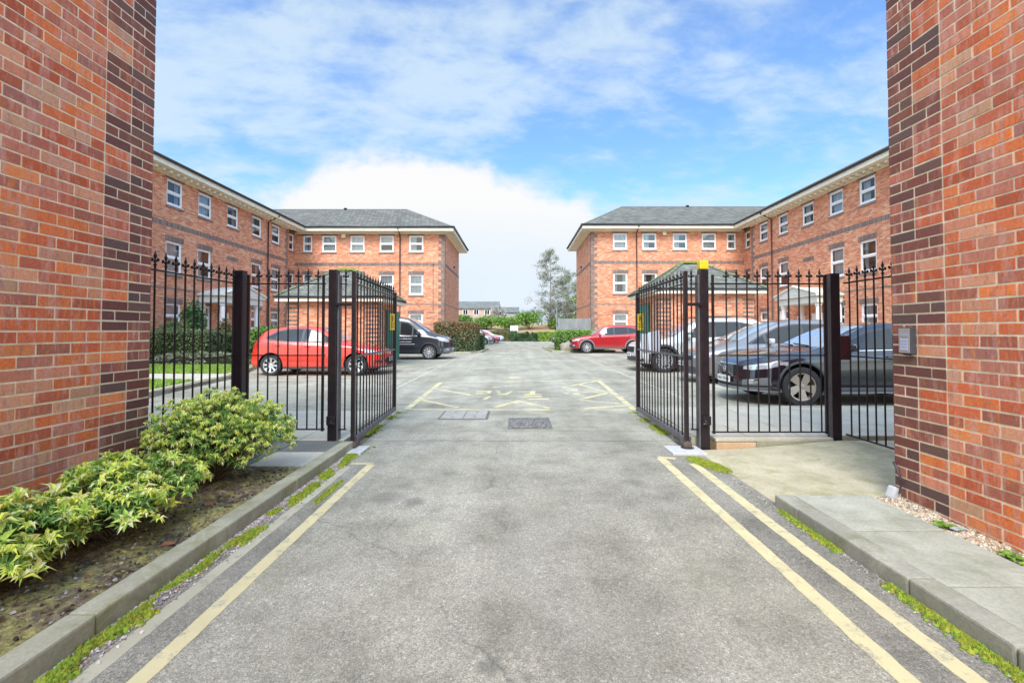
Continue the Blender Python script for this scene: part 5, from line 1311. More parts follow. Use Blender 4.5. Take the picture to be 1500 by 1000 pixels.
# --- generic bodies facing the drive from the right (nose towards -X)
def suv(name, label, loc, fl, paint, L=4.55, W=1.84, H=1.70, group='cars parked on the right', rim=m_alloy, spokes=5, r=.36, lean=.08, clad=m_trim, details=True):
    k = H / 1.70; q = L / 4.55
    P = dict(L=L, W=W, r=r, axles=(.90 * q, 3.60 * q), nose=.62, tailr=.42, nexp=2.5, roofw=.72, lean=lean, tlean=.16,
             top=[(0, .72 * k), (.05, .82 * k), (.2, .90 * k), (.6, .98 * k), (1.05 * q, 1.05 * k), (1.25 * q, 1.10 * k), (1.55 * q, 1.32 * k), (1.85 * q, 1.52 * k), (2.1 * q, 1.63 * k), (2.5 * q, 1.68 * k), (3.2 * q, 1.69 * k), (3.9 * q, 1.64 * k), (4.2 * q, 1.55 * k), (4.35 * q, 1.30 * k), (4.48 * q, 1.10 * k), (4.55 * q, .95 * k)],
             belt=[(0, .70 * k), (.5, .88 * k), (1.1, .97 * k), (2, 1.02 * k), (3.2, 1.06 * k), (4.0, 1.12 * k), (4.55 * q, 1.0 * k)], bot=[(0, .38), (.1, .28), (.6, .25), (3.9 * q, .25), (4.4 * q, .34), (L, .42)])
    c = Car(name, label, loc, fl, P, group); c.body(paint)
    X = lambda x: x * q; Z = lambda z: z * k
    c.side('window_trim', [(X(1.5), Z(1.04)), (X(2.5), Z(1.07)), (X(3.6), Z(1.13)), (X(4.0), Z(1.24))], [(X(1.5), Z(1.06)), (X(1.75), Z(1.25)), (X(2.1), Z(1.47)), (X(2.4), Z(1.545)), (X(3.3), Z(1.55)), (X(3.8), Z(1.46)), (X(4.0), Z(1.26))], m_trim, .003)
    c.side('side_window', [(X(1.6), Z(1.07)), (X(2.48), Z(1.10))], [(X(1.6), Z(1.10)), (X(1.8), Z(1.26)), (X(2.1), Z(1.44)), (X(2.48), Z(1.52))], m_carglass, .007)
    c.side('side_window', [(X(2.56), Z(1.10)), (X(3.32), Z(1.14))], [(X(2.56), Z(1.52)), (X(3.32), Z(1.51))], m_carglass, .007)
    c.side('quarter_glass', [(X(3.38), Z(1.15)), (X(3.9), Z(1.25))], [(X(3.38), Z(1.50)), (X(3.65), Z(1.45)), (X(3.9), Z(1.29))], m_carglass, .007)
    c.topp('windscreen', X(1.27), X(2.05), .70, .60, m_screen); c.topp('rear_window', X(4.2), X(4.38), .55, .60, m_carglass)
    c.front('headlight', .48, .88, [(.48, Z(.70)), (.7, Z(.69)), (.88, Z(.74))], [(.48, Z(.77)), (.7, Z(.82)), (.88, Z(.87))], m_lamp, mirror=True)
    c.front('grille', -.42, .42, [(-.42, Z(.60)), (.42, Z(.60))], [(-.42, Z(.77)), (.42, Z(.77))], m_black); c.front('lower_grille', -.80, .80, [(-.8, .34), (.8, .34)], [(-.8, .44), (-.5, .50), (.5, .50), (.8, .44)], m_trim, n=24)
    if details:
        c.front('fog_light', .60, .76, [(.6, .42), (.76, .42)], [(.6, .50), (.76, .50)], m_lamp, .012, mirror=True)
    if clad: c.arch(clad, .07); c.side('sill_cladding', [(X(1.35), .26), (X(3.12), .26)], [(X(1.35), .36), (X(3.12), .36)], clad, .006)
    c.seams([[(X(1.40), .37), (X(1.38), .7), (X(1.45), Z(1.0))], [(X(2.52), .37), (X(2.52), Z(1.05))], [(X(3.22), .7), (X(3.42), .9), (X(3.45), Z(1.12))]]); c.handles([(X(2.35), Z(.93)), (X(3.28), Z(.96))], paint)
    c.mirror(X(1.68), Z(1.08), paint); c.plate(.54); c.wheels(rim, spokes, 'twin')
    return c
suv('parked_car', 'dark red crossover with grey wheel arches by the right-hand hedge', (3.22, 28.6, 0), False, paintmat('deep_red_paint', (.40, .012, .018), .28, .2), clad=m_trimg, spokes=5, r=.35, H=1.70)
wc = suv('parked_car', 'white off-roader parked beside the right outbuilding, behind the open gate', (3.75, 15.75, 0), False, paintmat('white_car_paint', (.52, .51, .485), .33, .15), H=1.76, r=.375, spokes=7)
for sd_ in (-1, 1):
    b = MB(); b.tube([(1.95, sd_ * .62, 1.70), (2.3, sd_ * .625, 1.775), (3.6, sd_ * .62, 1.775), (4.0, sd_ * .60, 1.70)], .018, 8); b.build('roof_rail', m_trim, wc.t, smooth=True)
# silver-grey people carrier with a long sloping screen
P = dict(L=4.43, W=1.80, r=.325, axles=(.93, 3.70), nose=.75, tailr=.42, nexp=2.2, roofw=.70, lean=.14, tlean=.12,
         top=[(0, .62), (.05, .70), (.2, .80), (.5, .90), (.9, 1.00), (1.1, 1.06), (1.5, 1.26), (1.9, 1.44), (2.2, 1.54), (2.6, 1.60), (3.3, 1.60), (3.9, 1.53), (4.15, 1.42), (4.3, 1.2), (4.43, .92)],
         belt=[(0, .60), (.5, .80), (1.0, .92), (2, .97), (3.2, 1.0), (4.0, 1.04), (4.43, .92)], bot=[(0, .32), (.1, .22), (.6, .19), (3.9, .20), (4.3, .3), (4.43, .38)])
grey = paintmat('silver_grey_paint', (.20, .20, .205), .32, .45)
c = Car('parked_car', 'silver grey people carrier parked between the white off-roader and the dark blue car', (4.32, 12.3, 0), False, P, 'cars parked on the right'); c.body(grey)
c.side('window_trim', [(1.30, .98), (2.5, 1.01), (3.6, 1.05), (3.95, 1.15)], [(1.30, 1.0), (1.7, 1.22), (2.1, 1.40), (2.5, 1.48), (3.3, 1.48), (3.7, 1.42), (3.95, 1.18)], m_trim, .003)
c.side('quarter_glass', [(1.42, 1.0), (1.72, 1.01)], [(1.42, 1.02), (1.72, 1.19)], m_carglass, .007); c.side('side_window', [(1.79, 1.02), (2.62, 1.04)], [(1.79, 1.22), (2.1, 1.37), (2.62, 1.455)], m_carglass, .007); c.side('side_window', [(2.72, 1.04), (3.42, 1.07)], [(2.72, 1.455), (3.42, 1.44)], m_carglass, .007); c.side('quarter_glass', [(3.5, 1.08), (3.88, 1.15)], [(3.5, 1.43), (3.68, 1.38), (3.88, 1.2)], m_carglass, .007)
c.topp('windscreen', 1.12, 2.15, .70, .58, m_screen)
c.front('headlight', .46, .86, [(.46, .62), (.7, .62), (.86, .70)], [(.46, .68), (.7, .76), (.86, .84)], m_lamp, mirror=True); c.front('grille', -.40, .40, [(-.4, .58), (.4, .58)], [(-.4, .68), (.4, .68)], m_black); c.front('lower_grille', -.7, .7, [(-.7, .26), (.7, .26)], [(-.7, .36), (-.5, .42), (.5, .42), (.7, .36)], m_trim, n=20)
c.seams([[(1.42, .28), (1.40, .6), (1.46, .96)], [(2.67, .28), (2.67, 1.02)], [(3.3, .6), (3.5, .8), (3.52, 1.04)]]); c.handles([(2.5, .88), (3.36, .91)], grey); c.mirror(1.82, 1.05, mat('pale_mirror', (.55, .55, .56), .25, coat=1)); c.plate(.47); c.wheels(m_alloy, 5, 'twin')
b = MB(); b.tube([(1.15, -.3, 1.075), (1.22, .25, 1.115)], .009, 6); b.build('wiper', m_black, c.t)
# dark blue crossover estate, closest
P = dict(L=4.40, W=1.80, r=.34, axles=(.94, 3.59), nose=.70, tailr=.45, nexp=2.3, roofw=.68, lean=.10, tlean=.2,
         top=[(0, .66), (.04, .72), (.15, .79), (.4, .86), (.8, .93), (1.2, .98), (1.38, 1.02), (1.7, 1.20), (2.0, 1.34), (2.25, 1.42), (2.6, 1.465), (3.1, 1.45), (3.6, 1.39), (3.9, 1.32), (4.1, 1.16), (4.28, 1.0), (4.40, .86)],
         belt=[(0, .64), (.5, .78), (1.0, .87), (1.6, .91), (2.6, .95), (3.4, 1.01), (4.0, 1.06), (4.40, .9)], bot=[(0, .33), (.1, .24), (.6, .22), (3.9, .22), (4.25, .32), (4.40, .4)])
blue = paintmat('midnight_blue_paint', (.006, .006, .014), .16, .0, .10)
c = Car('parked_car', 'dark blue hatchback with bronze five-spoke wheels behind the right railing', (3.97, 9.00, 0), False, P, 'cars parked on the right'); c.body(blue)
c.side('window_trim', [(1.58, .955), (2.6, .98), (3.4, 1.03), (3.75, 1.12)], [(1.58, .97), (1.85, 1.13), (2.2, 1.30), (2.5, 1.36), (3.0, 1.36), (3.4, 1.31), (3.75, 1.15)], m_trim, .003)
c.side('chrome_strip', [(1.58, .945), (2.6, .97), (3.6, 1.06)], [(1.58, .956), (2.6, .982), (3.6, 1.072)], m_chrome, .008)
c.side('side_window', [(1.70, .985), (2.62, 1.005)], [(1.70, 1.01), (1.9, 1.14), (2.2, 1.27), (2.62, 1.34)], m_carglass, .007); c.side('side_window', [(2.72, 1.01), (3.42, 1.06)], [(2.72, 1.34), (3.0, 1.335), (3.42, 1.265)], m_carglass, .007)
c.topp('windscreen', 1.38, 2.22, .72, .58, m_screen)
c.front('headlight', .50, .885, [(.50, .62), (.65, .615), (.82, .65), (.885, .71)], [(.50, .67), (.65, .71), (.82, .755), (.885, .775)], m_lamp, mirror=True)
gr = c.front('grille', -.36, .36, [(-.36, .56), (-.28, .49), (.28, .49), (.36, .56)], [(-.36, .69), (.36, .69)], m_black)
c.front('grille_frame', -.385, .385, [(-.385, .692), (.385, .692)], [(-.385, .705), (.385, .705)], m_chrome, .012); c.front('grille_frame', -.30, .30, [(-.3, .474), (.3, .474)], [(-.3, .488), (.3, .488)], m_chrome, .012)
b = MB(); x = c.sh(.01, .6) - .02
for k in range(5): b.box((x, -.31, .515 + k * .037), (x + .006, .31, .525 + k * .037), bev=.002)
for k in range(11): b.box((x + .002, -.30 + k * .06 - .004, .50), (x + .008, -.30 + k * .06 + .004, .685))
b.build('grille_slats', m_trimg, gr)
b = MB()
for k in range(20):
    a, d = 2 * PI * k / 20, 2 * PI * (k + 1) / 20
    b.tube([(x - .008, math.cos(a) * .052, .595 + math.sin(a) * .052), (x - .008, math.cos(d) * .052, .595 + math.sin(d) * .052)], .009, 6)
b.tube([(x - .008, -.037, .632), (x - .008, -.065, .66)], .006, 6); b.box((x - .012, -.045, .583), (x - .004, .045, .607)); b.tube([(x - .004, -.33, .49), (x - .004, .33, .69)], .005, 5)
b.build('badge', m_chrome, gr)
c.front('lower_grille', -.46, .46, [(-.46, .27), (.46, .27)], [(-.46, .34), (.46, .34)], m_black); c.front('bumper_cladding', -.86, .86, [(-.86, .245), (.86, .245)], [(-.86, .33), (-.5, .30), (.5, .30), (.86, .33)], m_trimg, .009, n=24)
c.front('fog_light_surround', .50, .84, [(.5, .34), (.84, .36)], [(.5, .43), (.84, .50)], m_trimg, .008, mirror=True); c.front('fog_light', .62, .74, [(.62, .37), (.74, .38)], [(.62, .44), (.74, .46)], m_chrome, .014, mirror=True)
c.arch(m_trim, .04); c.side('sill_cladding', [(1.35, .23), (3.2, .23)], [(1.35, .33), (3.2, .33)], m_trimg, .006)
c.seams([[(1.42, .33), (1.40, .6), (1.46, .92)], [(2.67, .33), (2.67, .98)], [(3.26, .6), (3.42, .8), (3.45, 1.03)]]); c.handles([(2.48, .86), (3.34, .89)], blue); c.mirror(1.80, 1.01, blue); c.plate(.415, -.01)
b = MB(); b.tube([(1.38, -.35, 1.035), (1.43, .2, 1.065)], .009, 6); b.tube([(1.38, .15, 1.035), (1.44, .6, 1.05)], .009, 6); b.build('wiper', m_black, c.t)
c.wheels(m_alloyb, 5, 'turbine')
# three far cars on the left, one on the right
suv('parked_car', 'small silver car parked beyond the left-hand brown hedge', (-2.30, 46.0, 0), True, paintmat('silver_paint', (.46, .46, .45), .3, .5), L=4.1, W=1.72, H=1.52, r=.31, clad=None, group='cars parked at the far left', details=False)
suv('parked_car', 'distant red car parked between the silver and the white one', (-1.72, 48.9, 0), True, paintmat('dull_red_paint', (.42, .03, .05), .3), L=4.2, W=1.76, H=1.5, r=.31, clad=None, group='cars parked at the far left', details=False)
suv('parked_car', 'distant white car, last in the far left row', (-1.38, 52.2, 0), True, paintmat('chalk_white_paint', (.66, .66, .66), .3), L=4.2, W=1.76, H=1.46, r=.31, clad=None, group='cars parked at the far left', details=False)
suv('parked_car', 'dark car mostly hidden by the far end of the right-hand hedge', (3.10, 42.0, 0), False, paintmat('slate_paint', (.05, .055, .065), .3, .3), L=4.3, W=1.78, H=1.5, r=.32, clad=None, details=False)

# ------------------------------------------------------------------ planting
def leafwhorl(b, c, axis, L, n, r, cols, droop=.12, wd=.10):
    ax = axis.normalized(); s1 = ax.cross(Vector((0, 0, 1)));
    if s1.length < .1: s1 = Vector((1, 0, 0))
    s1.normalize(); s2 = ax.cross(s1)
    a0 = r.uniform(0, 6.28)
    for k in range(n):
        a = a0 + k * 2.4; out = s1 * math.cos(a) + s2 * math.sin(a); up = r.uniform(.25, 1.15) + .6 * (k / n); ll = L * r.uniform(.55, 1.25) * (1 - .35 * k / n)
        d = (out + ax * up).normalized(); side = d.cross(ax).normalized() * ll * wd; mid = c + d * ll * .5 + ax * .01; tip = c + d * ll - Vector((0, 0, 1)) * droop * ll * .4 - ax * 0.02
        nrm = side.cross(d).normalized() * ll * .05; col = r.choice(cols); kk = r.uniform(.8, 1.2); col = tuple(v * kk for v in col)
        p = [c, c + d * ll * .3 + side * .8 + nrm, mid + side + nrm, tip, mid - side + nrm, c + d * ll * .3 - side * .8 + nrm, mid]
        b.add(p, [(0, 1, 2, 6), (6, 2, 3), (0, 6, 4, 5), (6, 3, 4)], 0, col)
YG = [(.74, .66, .22), (.78, .82, .15), (.68, .78, .14), (.84, .86, .30), (.52, .70, .12), (.86, .86, .48), (.44, .64, .11), (.82, .82, .12)]
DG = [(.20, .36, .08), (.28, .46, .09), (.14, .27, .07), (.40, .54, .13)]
def bush(label, cx, cy, z0, rx, ry, h, n, seed, L=.062, mixd=.2, extra=(), cols=None):
    r = random.Random(seed); t = thing('leafy_bush', label, 'bush', (cx, cy, z0), group=None); b = MB(); st = MB()
    lobes = [(0, 0, .5 * h, rx, ry, .52 * h)] + list(extra)
    for i in range(n):
        lx, ly, lz, ax, ay, az = lobes[i % len(lobes)] if r.random() < .8 else lobes[0]
        u = r.uniform(0, 2 * PI); v = r.uniform(-.45, 1.0); q = (1 - v * v) ** .5; rad = r.choice((1, 1, .92, .8, .62)) * r.uniform(.88, 1.08)
        d = Vector((q * math.cos(u), q * math.sin(u), v)); lump = 1 + .16 * mnoise.noise(Vector((d.x * 2.3 + seed, d.y * 2.3, d.z * 2.3)))
        p = Vector((lx + d.x * ax * rad * lump, ly + d.y * ay * rad * lump, max(.02, lz + d.z * az * rad * lump)))
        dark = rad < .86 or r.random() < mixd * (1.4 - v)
        axis = (d * .55 + Vector((r.uniform(-.4, .4), r.uniform(-.4, .4), .9)))
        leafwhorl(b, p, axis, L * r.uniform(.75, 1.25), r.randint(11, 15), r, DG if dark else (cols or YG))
        if i % 3 == 0:
            base = Vector((lx * .4 + r.uniform(-.05, .05), ly * .4 + r.uniform(-.05, .05), 0)); st.tube([base, base.lerp(p, .5) + Vector((r.uniform(-.03, .03), r.uniform(-.03, .03), .02)), p], [.006, .005, .003], 4)
    b.build('foliage', m_leaf, t); st.build('stems', m_stem, t); return t
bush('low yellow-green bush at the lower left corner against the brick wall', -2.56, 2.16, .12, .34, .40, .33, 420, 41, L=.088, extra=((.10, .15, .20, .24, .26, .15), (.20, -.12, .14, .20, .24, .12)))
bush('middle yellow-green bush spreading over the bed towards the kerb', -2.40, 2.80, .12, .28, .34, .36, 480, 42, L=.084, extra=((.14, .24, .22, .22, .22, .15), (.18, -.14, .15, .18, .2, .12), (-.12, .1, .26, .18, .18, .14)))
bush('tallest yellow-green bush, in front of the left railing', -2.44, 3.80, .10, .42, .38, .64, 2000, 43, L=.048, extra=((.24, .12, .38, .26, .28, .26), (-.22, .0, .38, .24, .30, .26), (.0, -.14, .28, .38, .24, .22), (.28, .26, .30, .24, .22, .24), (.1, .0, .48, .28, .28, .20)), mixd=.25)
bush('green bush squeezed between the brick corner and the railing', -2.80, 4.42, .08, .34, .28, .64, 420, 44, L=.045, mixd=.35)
o = MB(); bm = bmesh.new(); bmesh.ops.create_icosphere(bm, subdivisions=3, radius=1)
for v in bm.verts: k = 1 + .22 * mnoise.noise(v.co * 1.4); v.co = Vector((v.co.x * .085 * k, v.co.y * .07 * k, v.co.z * .065 * k))
o.add([v.co[:] for v in bm.verts], [tuple(v.index for v in f.verts) for f in bm.faces]); bm.free()
o = o.build('stone', m_rock, smooth=True); o.location = (-2.28, 2.02, .10); tag(o, 'mossy stone lying on the soil at the lower left', 'stone')
r = random.Random(90)
for i, (x, y, col, lab) in enumerate(((-2.10, 3.25, (.42, .13, .06), 'reddish fallen leaf on the soil below the tall bush'), (-2.02, 2.75, (.40, .14, .07), 'reddish fallen leaf on the soil near the kerb'), (-2.2, 2.95, (.36, .20, .10), 'curled brown fallen leaf on the soil beside the middle bush'))):
    b = MB(); b.add([(-.035, 0, 0), (-.01, -.016, .008), (.02, -.012, .01), (.04, 0, .002), (.02, .014, .012), (-.01, .017, .01), (0, 0, .002)], [(0, 1, 6), (1, 2, 6), (2, 3, 6), (3, 4, 6), (4, 5, 6), (5, 0, 6)], 0, col)
    o = b.build('fallen_leaf', m_leaf); o.location = (x, y, bedz(x, y) + .012); o.rotation_euler = (.2, .1, r.uniform(0, 6)); tag(o, lab, 'leaf')

def hedge(label, x0, y0, x1, y1, h, cols, n, seed, s=.05, z0=0, topcols=None, cat='hedge', name='hedge', rough=.08, dark=(.02, .03, .01)):
    """clipped hedge: a dark twiggy core and leaves all over and just inside its faces"""
    r = random.Random(seed); t = thing(name, label, cat, ((x0 + x1) / 2, (y0 + y1) / 2, z0)); hx, hy = (x1 - x0) / 2, (y1 - y0) / 2
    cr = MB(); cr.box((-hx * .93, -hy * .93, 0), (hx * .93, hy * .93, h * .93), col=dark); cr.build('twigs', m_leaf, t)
    b = MB(); A = [4 * hx * hy, 2 * hx * h, 2 * hx * h * .3, 2 * hy * h, 2 * hy * h]; T = sum(A)
    for _ in range(n):
        k = r.uniform(0, T); f = 0
        while k > A[f]: k -= A[f]; f += 1
        u, v = r.uniform(-1, 1), r.random()
        if f == 0: p = Vector((u * hx, r.uniform(-1, 1) * hy, h)); nr = Vector((0, 0, 1))
        elif f in (1, 2): p = Vector((u * hx, -hy if f == 1 else hy, v * h)); nr = Vector((0, -1 if f == 1 else 1, 0))
        else: p = Vector((-hx if f == 3 else hx, u * hy, v * h)); nr = Vector((-1 if f == 3 else 1, 0, 0))
        bulge = rough * mnoise.noise((p + Vector((x0, y0, seed))) * 1.7); p += nr * (bulge + r.uniform(-.06, .04)) + Vector((r.gauss(0, .015), r.gauss(0, .015), r.gauss(0, .02)))
        frac = p.z / h; cs = topcols if (topcols and frac + r.uniform(-.25, .25) > .62) else cols; c = r.choice(cs); kk = r.uniform(.7, 1.25); c = tuple(q * kk for q in c)
        q = Euler((r.uniform(-1, 1), r.uniform(-1, 1), r.uniform(0, 6.28))).to_matrix(); sz = s * r.uniform(.6, 1.3)
        if r.random() < .7: q = nr.to_track_quat('Z', 'Y').to_matrix() @ Euler((r.uniform(-.8, .8), r.uniform(-.8, .8), r.uniform(0, 6.28))).to_matrix()
        b.add([q @ Vector(w_) * sz + p for w_ in ((-.9, 0, 0), (0, -.5, .1), (.95, 0, 0), (0, .5, .1))], [(0, 1, 2, 3)], 0, c)
    b.build('foliage', m_leaf, t); return t
HG = [(.10, .16, .05), (.14, .21, .07), (.19, .25, .10), (.07, .11, .035)]
HB = [(.30, .17, .08), (.34, .22, .11), (.22, .15, .07), (.18, .19, .07)]
hedge('tall hedge with browned top left of the drive, beyond the van', -5.0, 28.5, -2.50, 31.6, 1.80, [(.11, .16, .07), (.16, .20, .09), (.20, .20, .11), (.08, .11, .04)], 11000, 51, .065, topcols=HB)
hedge('small green shrub at the end of the browned hedge', -2.75, 31.8, -2.25, 32.9, 1.1, [(.10, .22, .09), (.07, .16, .06)], 900, 52, .06, cat='shrub')
hedge('bright green clipped hedge right of the drive, beside the red crossover', 2.62, 30.1, 5.6, 32.3, 1.30, [(.13, .24, .05), (.18, .32, .07), (.10, .15, .05)], 8000, 53, .065, topcols=[(.22, .40, .07), (.28, .46, .10), (.17, .32, .06)])
hedge('clipped dark green hedge on the left beyond the railing, nearest the brick wall', -15.0, 18.4, -12.1, 19.6, 1.30, HG, 7000, 54, .05, topcols=[(.20, .26, .12), (.15, .21, .09)])
hedge('clipped hedge left of the porch', -13.9, 20.2, -11.9, 21.2, 1.22, HG, 4000, 55, .05)
hedge('bright green shrub behind the red hatchback', -11.7, 20.2, -10.7, 21.4, 1.35, [(.16, .30, .06), (.22, .38, .08), (.11, .2, .05)], 2600, 56, .07, cat='shrub', rough=.25)
hedge('pale low groundcover at the foot of the left hedges', -13.2, 17.2, -9.5, 18.2, .38, [(.26, .30, .18), (.34, .34, .24), (.20, .24, .12)], 3600, 57, .05, cat='shrub', rough=.2)
def roundbush(label, cx, cy, z0, rx, ry, h, n, seed, cols, s=.09, name='shrub', cat='shrub', group=None):
    r = random.Random(seed); t = thing(name, label, cat, (cx, cy, z0), group=group); b = MB(); st = MB()
    lob = [(r.uniform(-.45, .45) * rx, r.uniform(-.4, .4) * ry, h * r.uniform(.35, .68), r.uniform(.38, .6)) for _ in range(7)] + [(0, 0, h * .5, .7)]
    for _ in range(n):
        lx, ly, lz, k = r.choice(lob); u = r.uniform(0, 2 * PI); v = r.uniform(-1, 1); q = (1 - v * v) ** .5; rad = r.uniform(.55, 1.05)
        d = Vector((q * math.cos(u), q * math.sin(u), v)); p = Vector((lx + d.x * rx * k * rad, ly + d.y * ry * k * rad, lz + d.z * h * .52 * k * rad * 1.1))
        if p.z < .03: p.z = r.uniform(.03, .3) * h
        if mnoise.noise(p * (3.0 / max(rx, h)) + Vector((seed, 0, 0))) < -.28: continue
        c = r.choice(cols); kk = r.uniform(.65, 1.3) ; c = tuple(w_ * kk for w_ in c); m_ = Euler((r.uniform(-1.2, 1.2), r.uniform(-1.2, 1.2), r.uniform(0, 6.28))).to_matrix(); sz = s * r.uniform(.6, 1.4)
        b.add([m_ @ Vector(w_) * sz + p for w_ in ((-.9, 0, 0), (0, -.5, .12), (.95, 0, 0), (0, .5, .12))], [(0, 1, 2, 3)], 0, c)
    for l in lob: st.tube([(0, 0, 0), (l[0] * .5, l[1] * .5, l[2] * .5), l[:3]], [.04, .03, .012], 5)
    b.build('foliage', m_leaf, t); st.build('stems', m_stem, t); return t
roundbush('tall variegated climbing shrub against the left block, right of its ground-floor window', -14.2, 20.6, 0, .75, .6, 3.0, 2400, 61, [(.12, .24, .09), (.18, .32, .12), (.08, .16, .06)], .08)
roundbush('reddish shrub below the tall climbing one, beside the porch', -13.3, 21.6, .1, .6, .5, 2.0, 1300, 62, [(.26, .17, .09), (.34, .16, .09), (.14, .20, .07)], .075)
roundbush('glossy green shrub between the two left hedges', -12.9, 19.9, 0, .75, .6, 1.25, 1500, 63, [(.07, .20, .07), (.12, .30, .10), (.05, .13, .05)], .07)
roundbush('green shrub above the hedge at the far left', -14.4, 19.9, .8, .8, .5, 1.1, 900, 64, [(.18, .26, .09), (.24, .32, .13)], .06)
# lawn strips, path and kerb on the left
def turf(name, poly, label, n, seed):
    r = random.Random(seed); xs = [p[0] for p in poly]; ys = [p[1] for p in poly]
    base = MB(); base.face([(x, y, .10) for x, y in poly]); struct(base.build(name + '_ground', mat(name + '_earth', (.17, .25, .05), .95, var=.35, vscale=6)))
    b = MB(); k = 0
    def inside(x, y):
        c = False; j = len(poly) - 1
        for i in range(len(poly)):
            if (poly[i][1] > y) != (poly[j][1] > y) and x < (poly[j][0] - poly[i][0]) * (y - poly[i][1]) / (poly[j][1] - poly[i][1]) + poly[i][0]: c = not c
            j = i
        return c
    while k < n:
        x, y = r.uniform(min(xs), max(xs)), r.uniform(min(ys), max(ys))
        if not inside(x, y): continue
        k += 1; a = r.uniform(0, 6.28); h = r.uniform(.03, .07); d = Vector((math.cos(a), math.sin(a), 0)) * .012; c = r.choice([(.22, .38, .05), (.30, .46, .07), (.36, .48, .10), (.17, .30, .04)])
        b.add([Vector((x, y, .1)) - d, Vector((x, y, .1)) + d, Vector((x + r.uniform(-.03, .03), y + r.uniform(-.03, .03), .1 + h))], [(0, 1, 2)], 0, c)
    tag(b.build(name, m_leaf), label, 'grass', kind='stuff')
b = MB(); b.box((-15.2, 9.0, -.05), (-7.9, 17.2, .094)); 
pv = MB(); poly = [(-15.28, 8.2), (-7.15, 9.0), (-7.55, 11.4), (-7.75, 12.8), (-9.0, 16.2), (-9.4, 17.5), (-15.28, 17.5)]
pv.face([(x, y, .092) for x, y in poly]); struct(pv.build('garden_path', m_ramp2))
kb = MB()
kp = [(-7.0, 7.6), (-7.13, 9.0), (-7.43, 10.3), (-7.62, 11.5), (-7.75, 12.7), (-8.2, 14.2), (-9.0, 16.2), (-9.4, 17.5)]
for (xa, ya), (xb, yb) in zip(kp, kp[1:]):
    d = Vector((xb - xa, yb - ya, 0)); n = max(1, round(d.length / .9)); a = math.atan2(d.y, d.x)
    for i in range(n):
        T = Matrix.Translation((lerp(xa, xb, i / n), lerp(ya, yb, i / n), 0)) @ Matrix.Rotation(a, 4, 'Z'); kb.box((.004, 0, -.05), (d.length / n - .004, .13, .115), bev=.01, T=T)
struct(kb.build('kerb', m_kerb))
turf('lawn', [(-13.5, 13.4), (-8.3, 13.5), (-9.2, 16.6), (-13.8, 16.8)], 'bright green strip of lawn before the left hedges', 14000, 71)
turf('lawn', [(-12.5, 9.2), (-7.5, 9.3), (-7.9, 11.6), (-12.5, 11.9)], 'nearer strip of lawn seen through the left railing', 12000, 72)
# kerbed islands by the hedges
def island(poly, label):
    b = MB(); n = len(poly)
    for i in range(n):
        (xa, ya), (xb, yb) = poly[i], poly[(i + 1) % n]; d = Vector((xb - xa, yb - ya, 0)); k = max(1, round(d.length / .9)); a = math.atan2(d.y, d.x)
        for j in range(k):
            T = Matrix.Translation((lerp(xa, xb, j / k), lerp(ya, yb, j / k), 0)) @ Matrix.Rotation(a, 4, 'Z'); b.box((.004, 0, -.05), (d.length / k - .004, .13, .11), bev=.01, T=T)
    struct(b.build('kerb', m_kerb)); f = MB(); f.face([(x, y, .07) for x, y in poly]); struct(f.build('planting_bed', m_soilfar))
island([(-6.6, 27.2), (-2.7, 27.4), (-2.1, 28.4), (-2.0, 33.6), (-2.3, 34.5), (-5.0, 34.5), (-5.0, 32.9), (-6.6, 32.9)], '')
island([(2.0, 33.8), (2.2, 29.3), (3.0, 29.0), (6.2, 29.6), (6.2, 32.9), (5.1, 32.9), (5.1, 36), (2.0, 36)], '')
def boulder(x, y, sx, sy, sz, seed, label):
    bm = bmesh.new(); bmesh.ops.create_icosphere(bm, subdivisions=4, radius=1)
    for v in bm.verts:
        k = 1 + .25 * mnoise.noise(v.co * 1.2 + Vector((seed, 0, 0))) + .06 * mnoise.noise(v.co * 5 + Vector((seed, 0, 0))); v.co = Vector((v.co.x * sx * k, v.co.y * sy * k, v.co.z * sz * k))
    me = bpy.data.meshes.new('boulder'); bm.to_mesh(me); bm.free(); me.materials.append(m_rock); o = link('boulder', me); o.location = (x, y, sz * .55); tag(o, label, 'boulder')
    me.polygons.foreach_set('use_smooth', [True] * len(me.polygons))
boulder(3.25, 29.9, .52, .42, .42, 3, 'rounded boulder in front of the right-hand hedge')
# timber fence
def timber_fence(label, x0, x1, y, h):
    t = thing('timber_fence', label, 'fence', (x0, y, 0)); b = MB(); r = random.Random(8); x = 0
    while x < x1 - x0: b.box((x, -.02, .05), (min(x + .14, x1 - x0), .005, h + r.uniform(-.01, .01))); x += .148
    b.build('boards', m_wood, t); b = MB()
    for z in (.3, h * .55, h - .2): b.box((0, .006, z), (x1 - x0, .06, z + .08))
    b.build('rails', m_wood, t)
    for k in range(int((x1 - x0) / 1.8) + 1):
        b = MB(); xx = k * (x1 - x0 - .1) / max(1, int((x1 - x0) / 1.8)); b.box((xx, .062, 0), (xx + .1, .16, h + .06)); b.build('post', m_wood, t)
timber_fence('grey timber board fence at the corner of the right block', 2.85, 5.15, 32.75, 2.18)
timber_fence('grey timber fence partly hidden behind the far right shrubs', 4.0, 9.0, 47, 1.7)

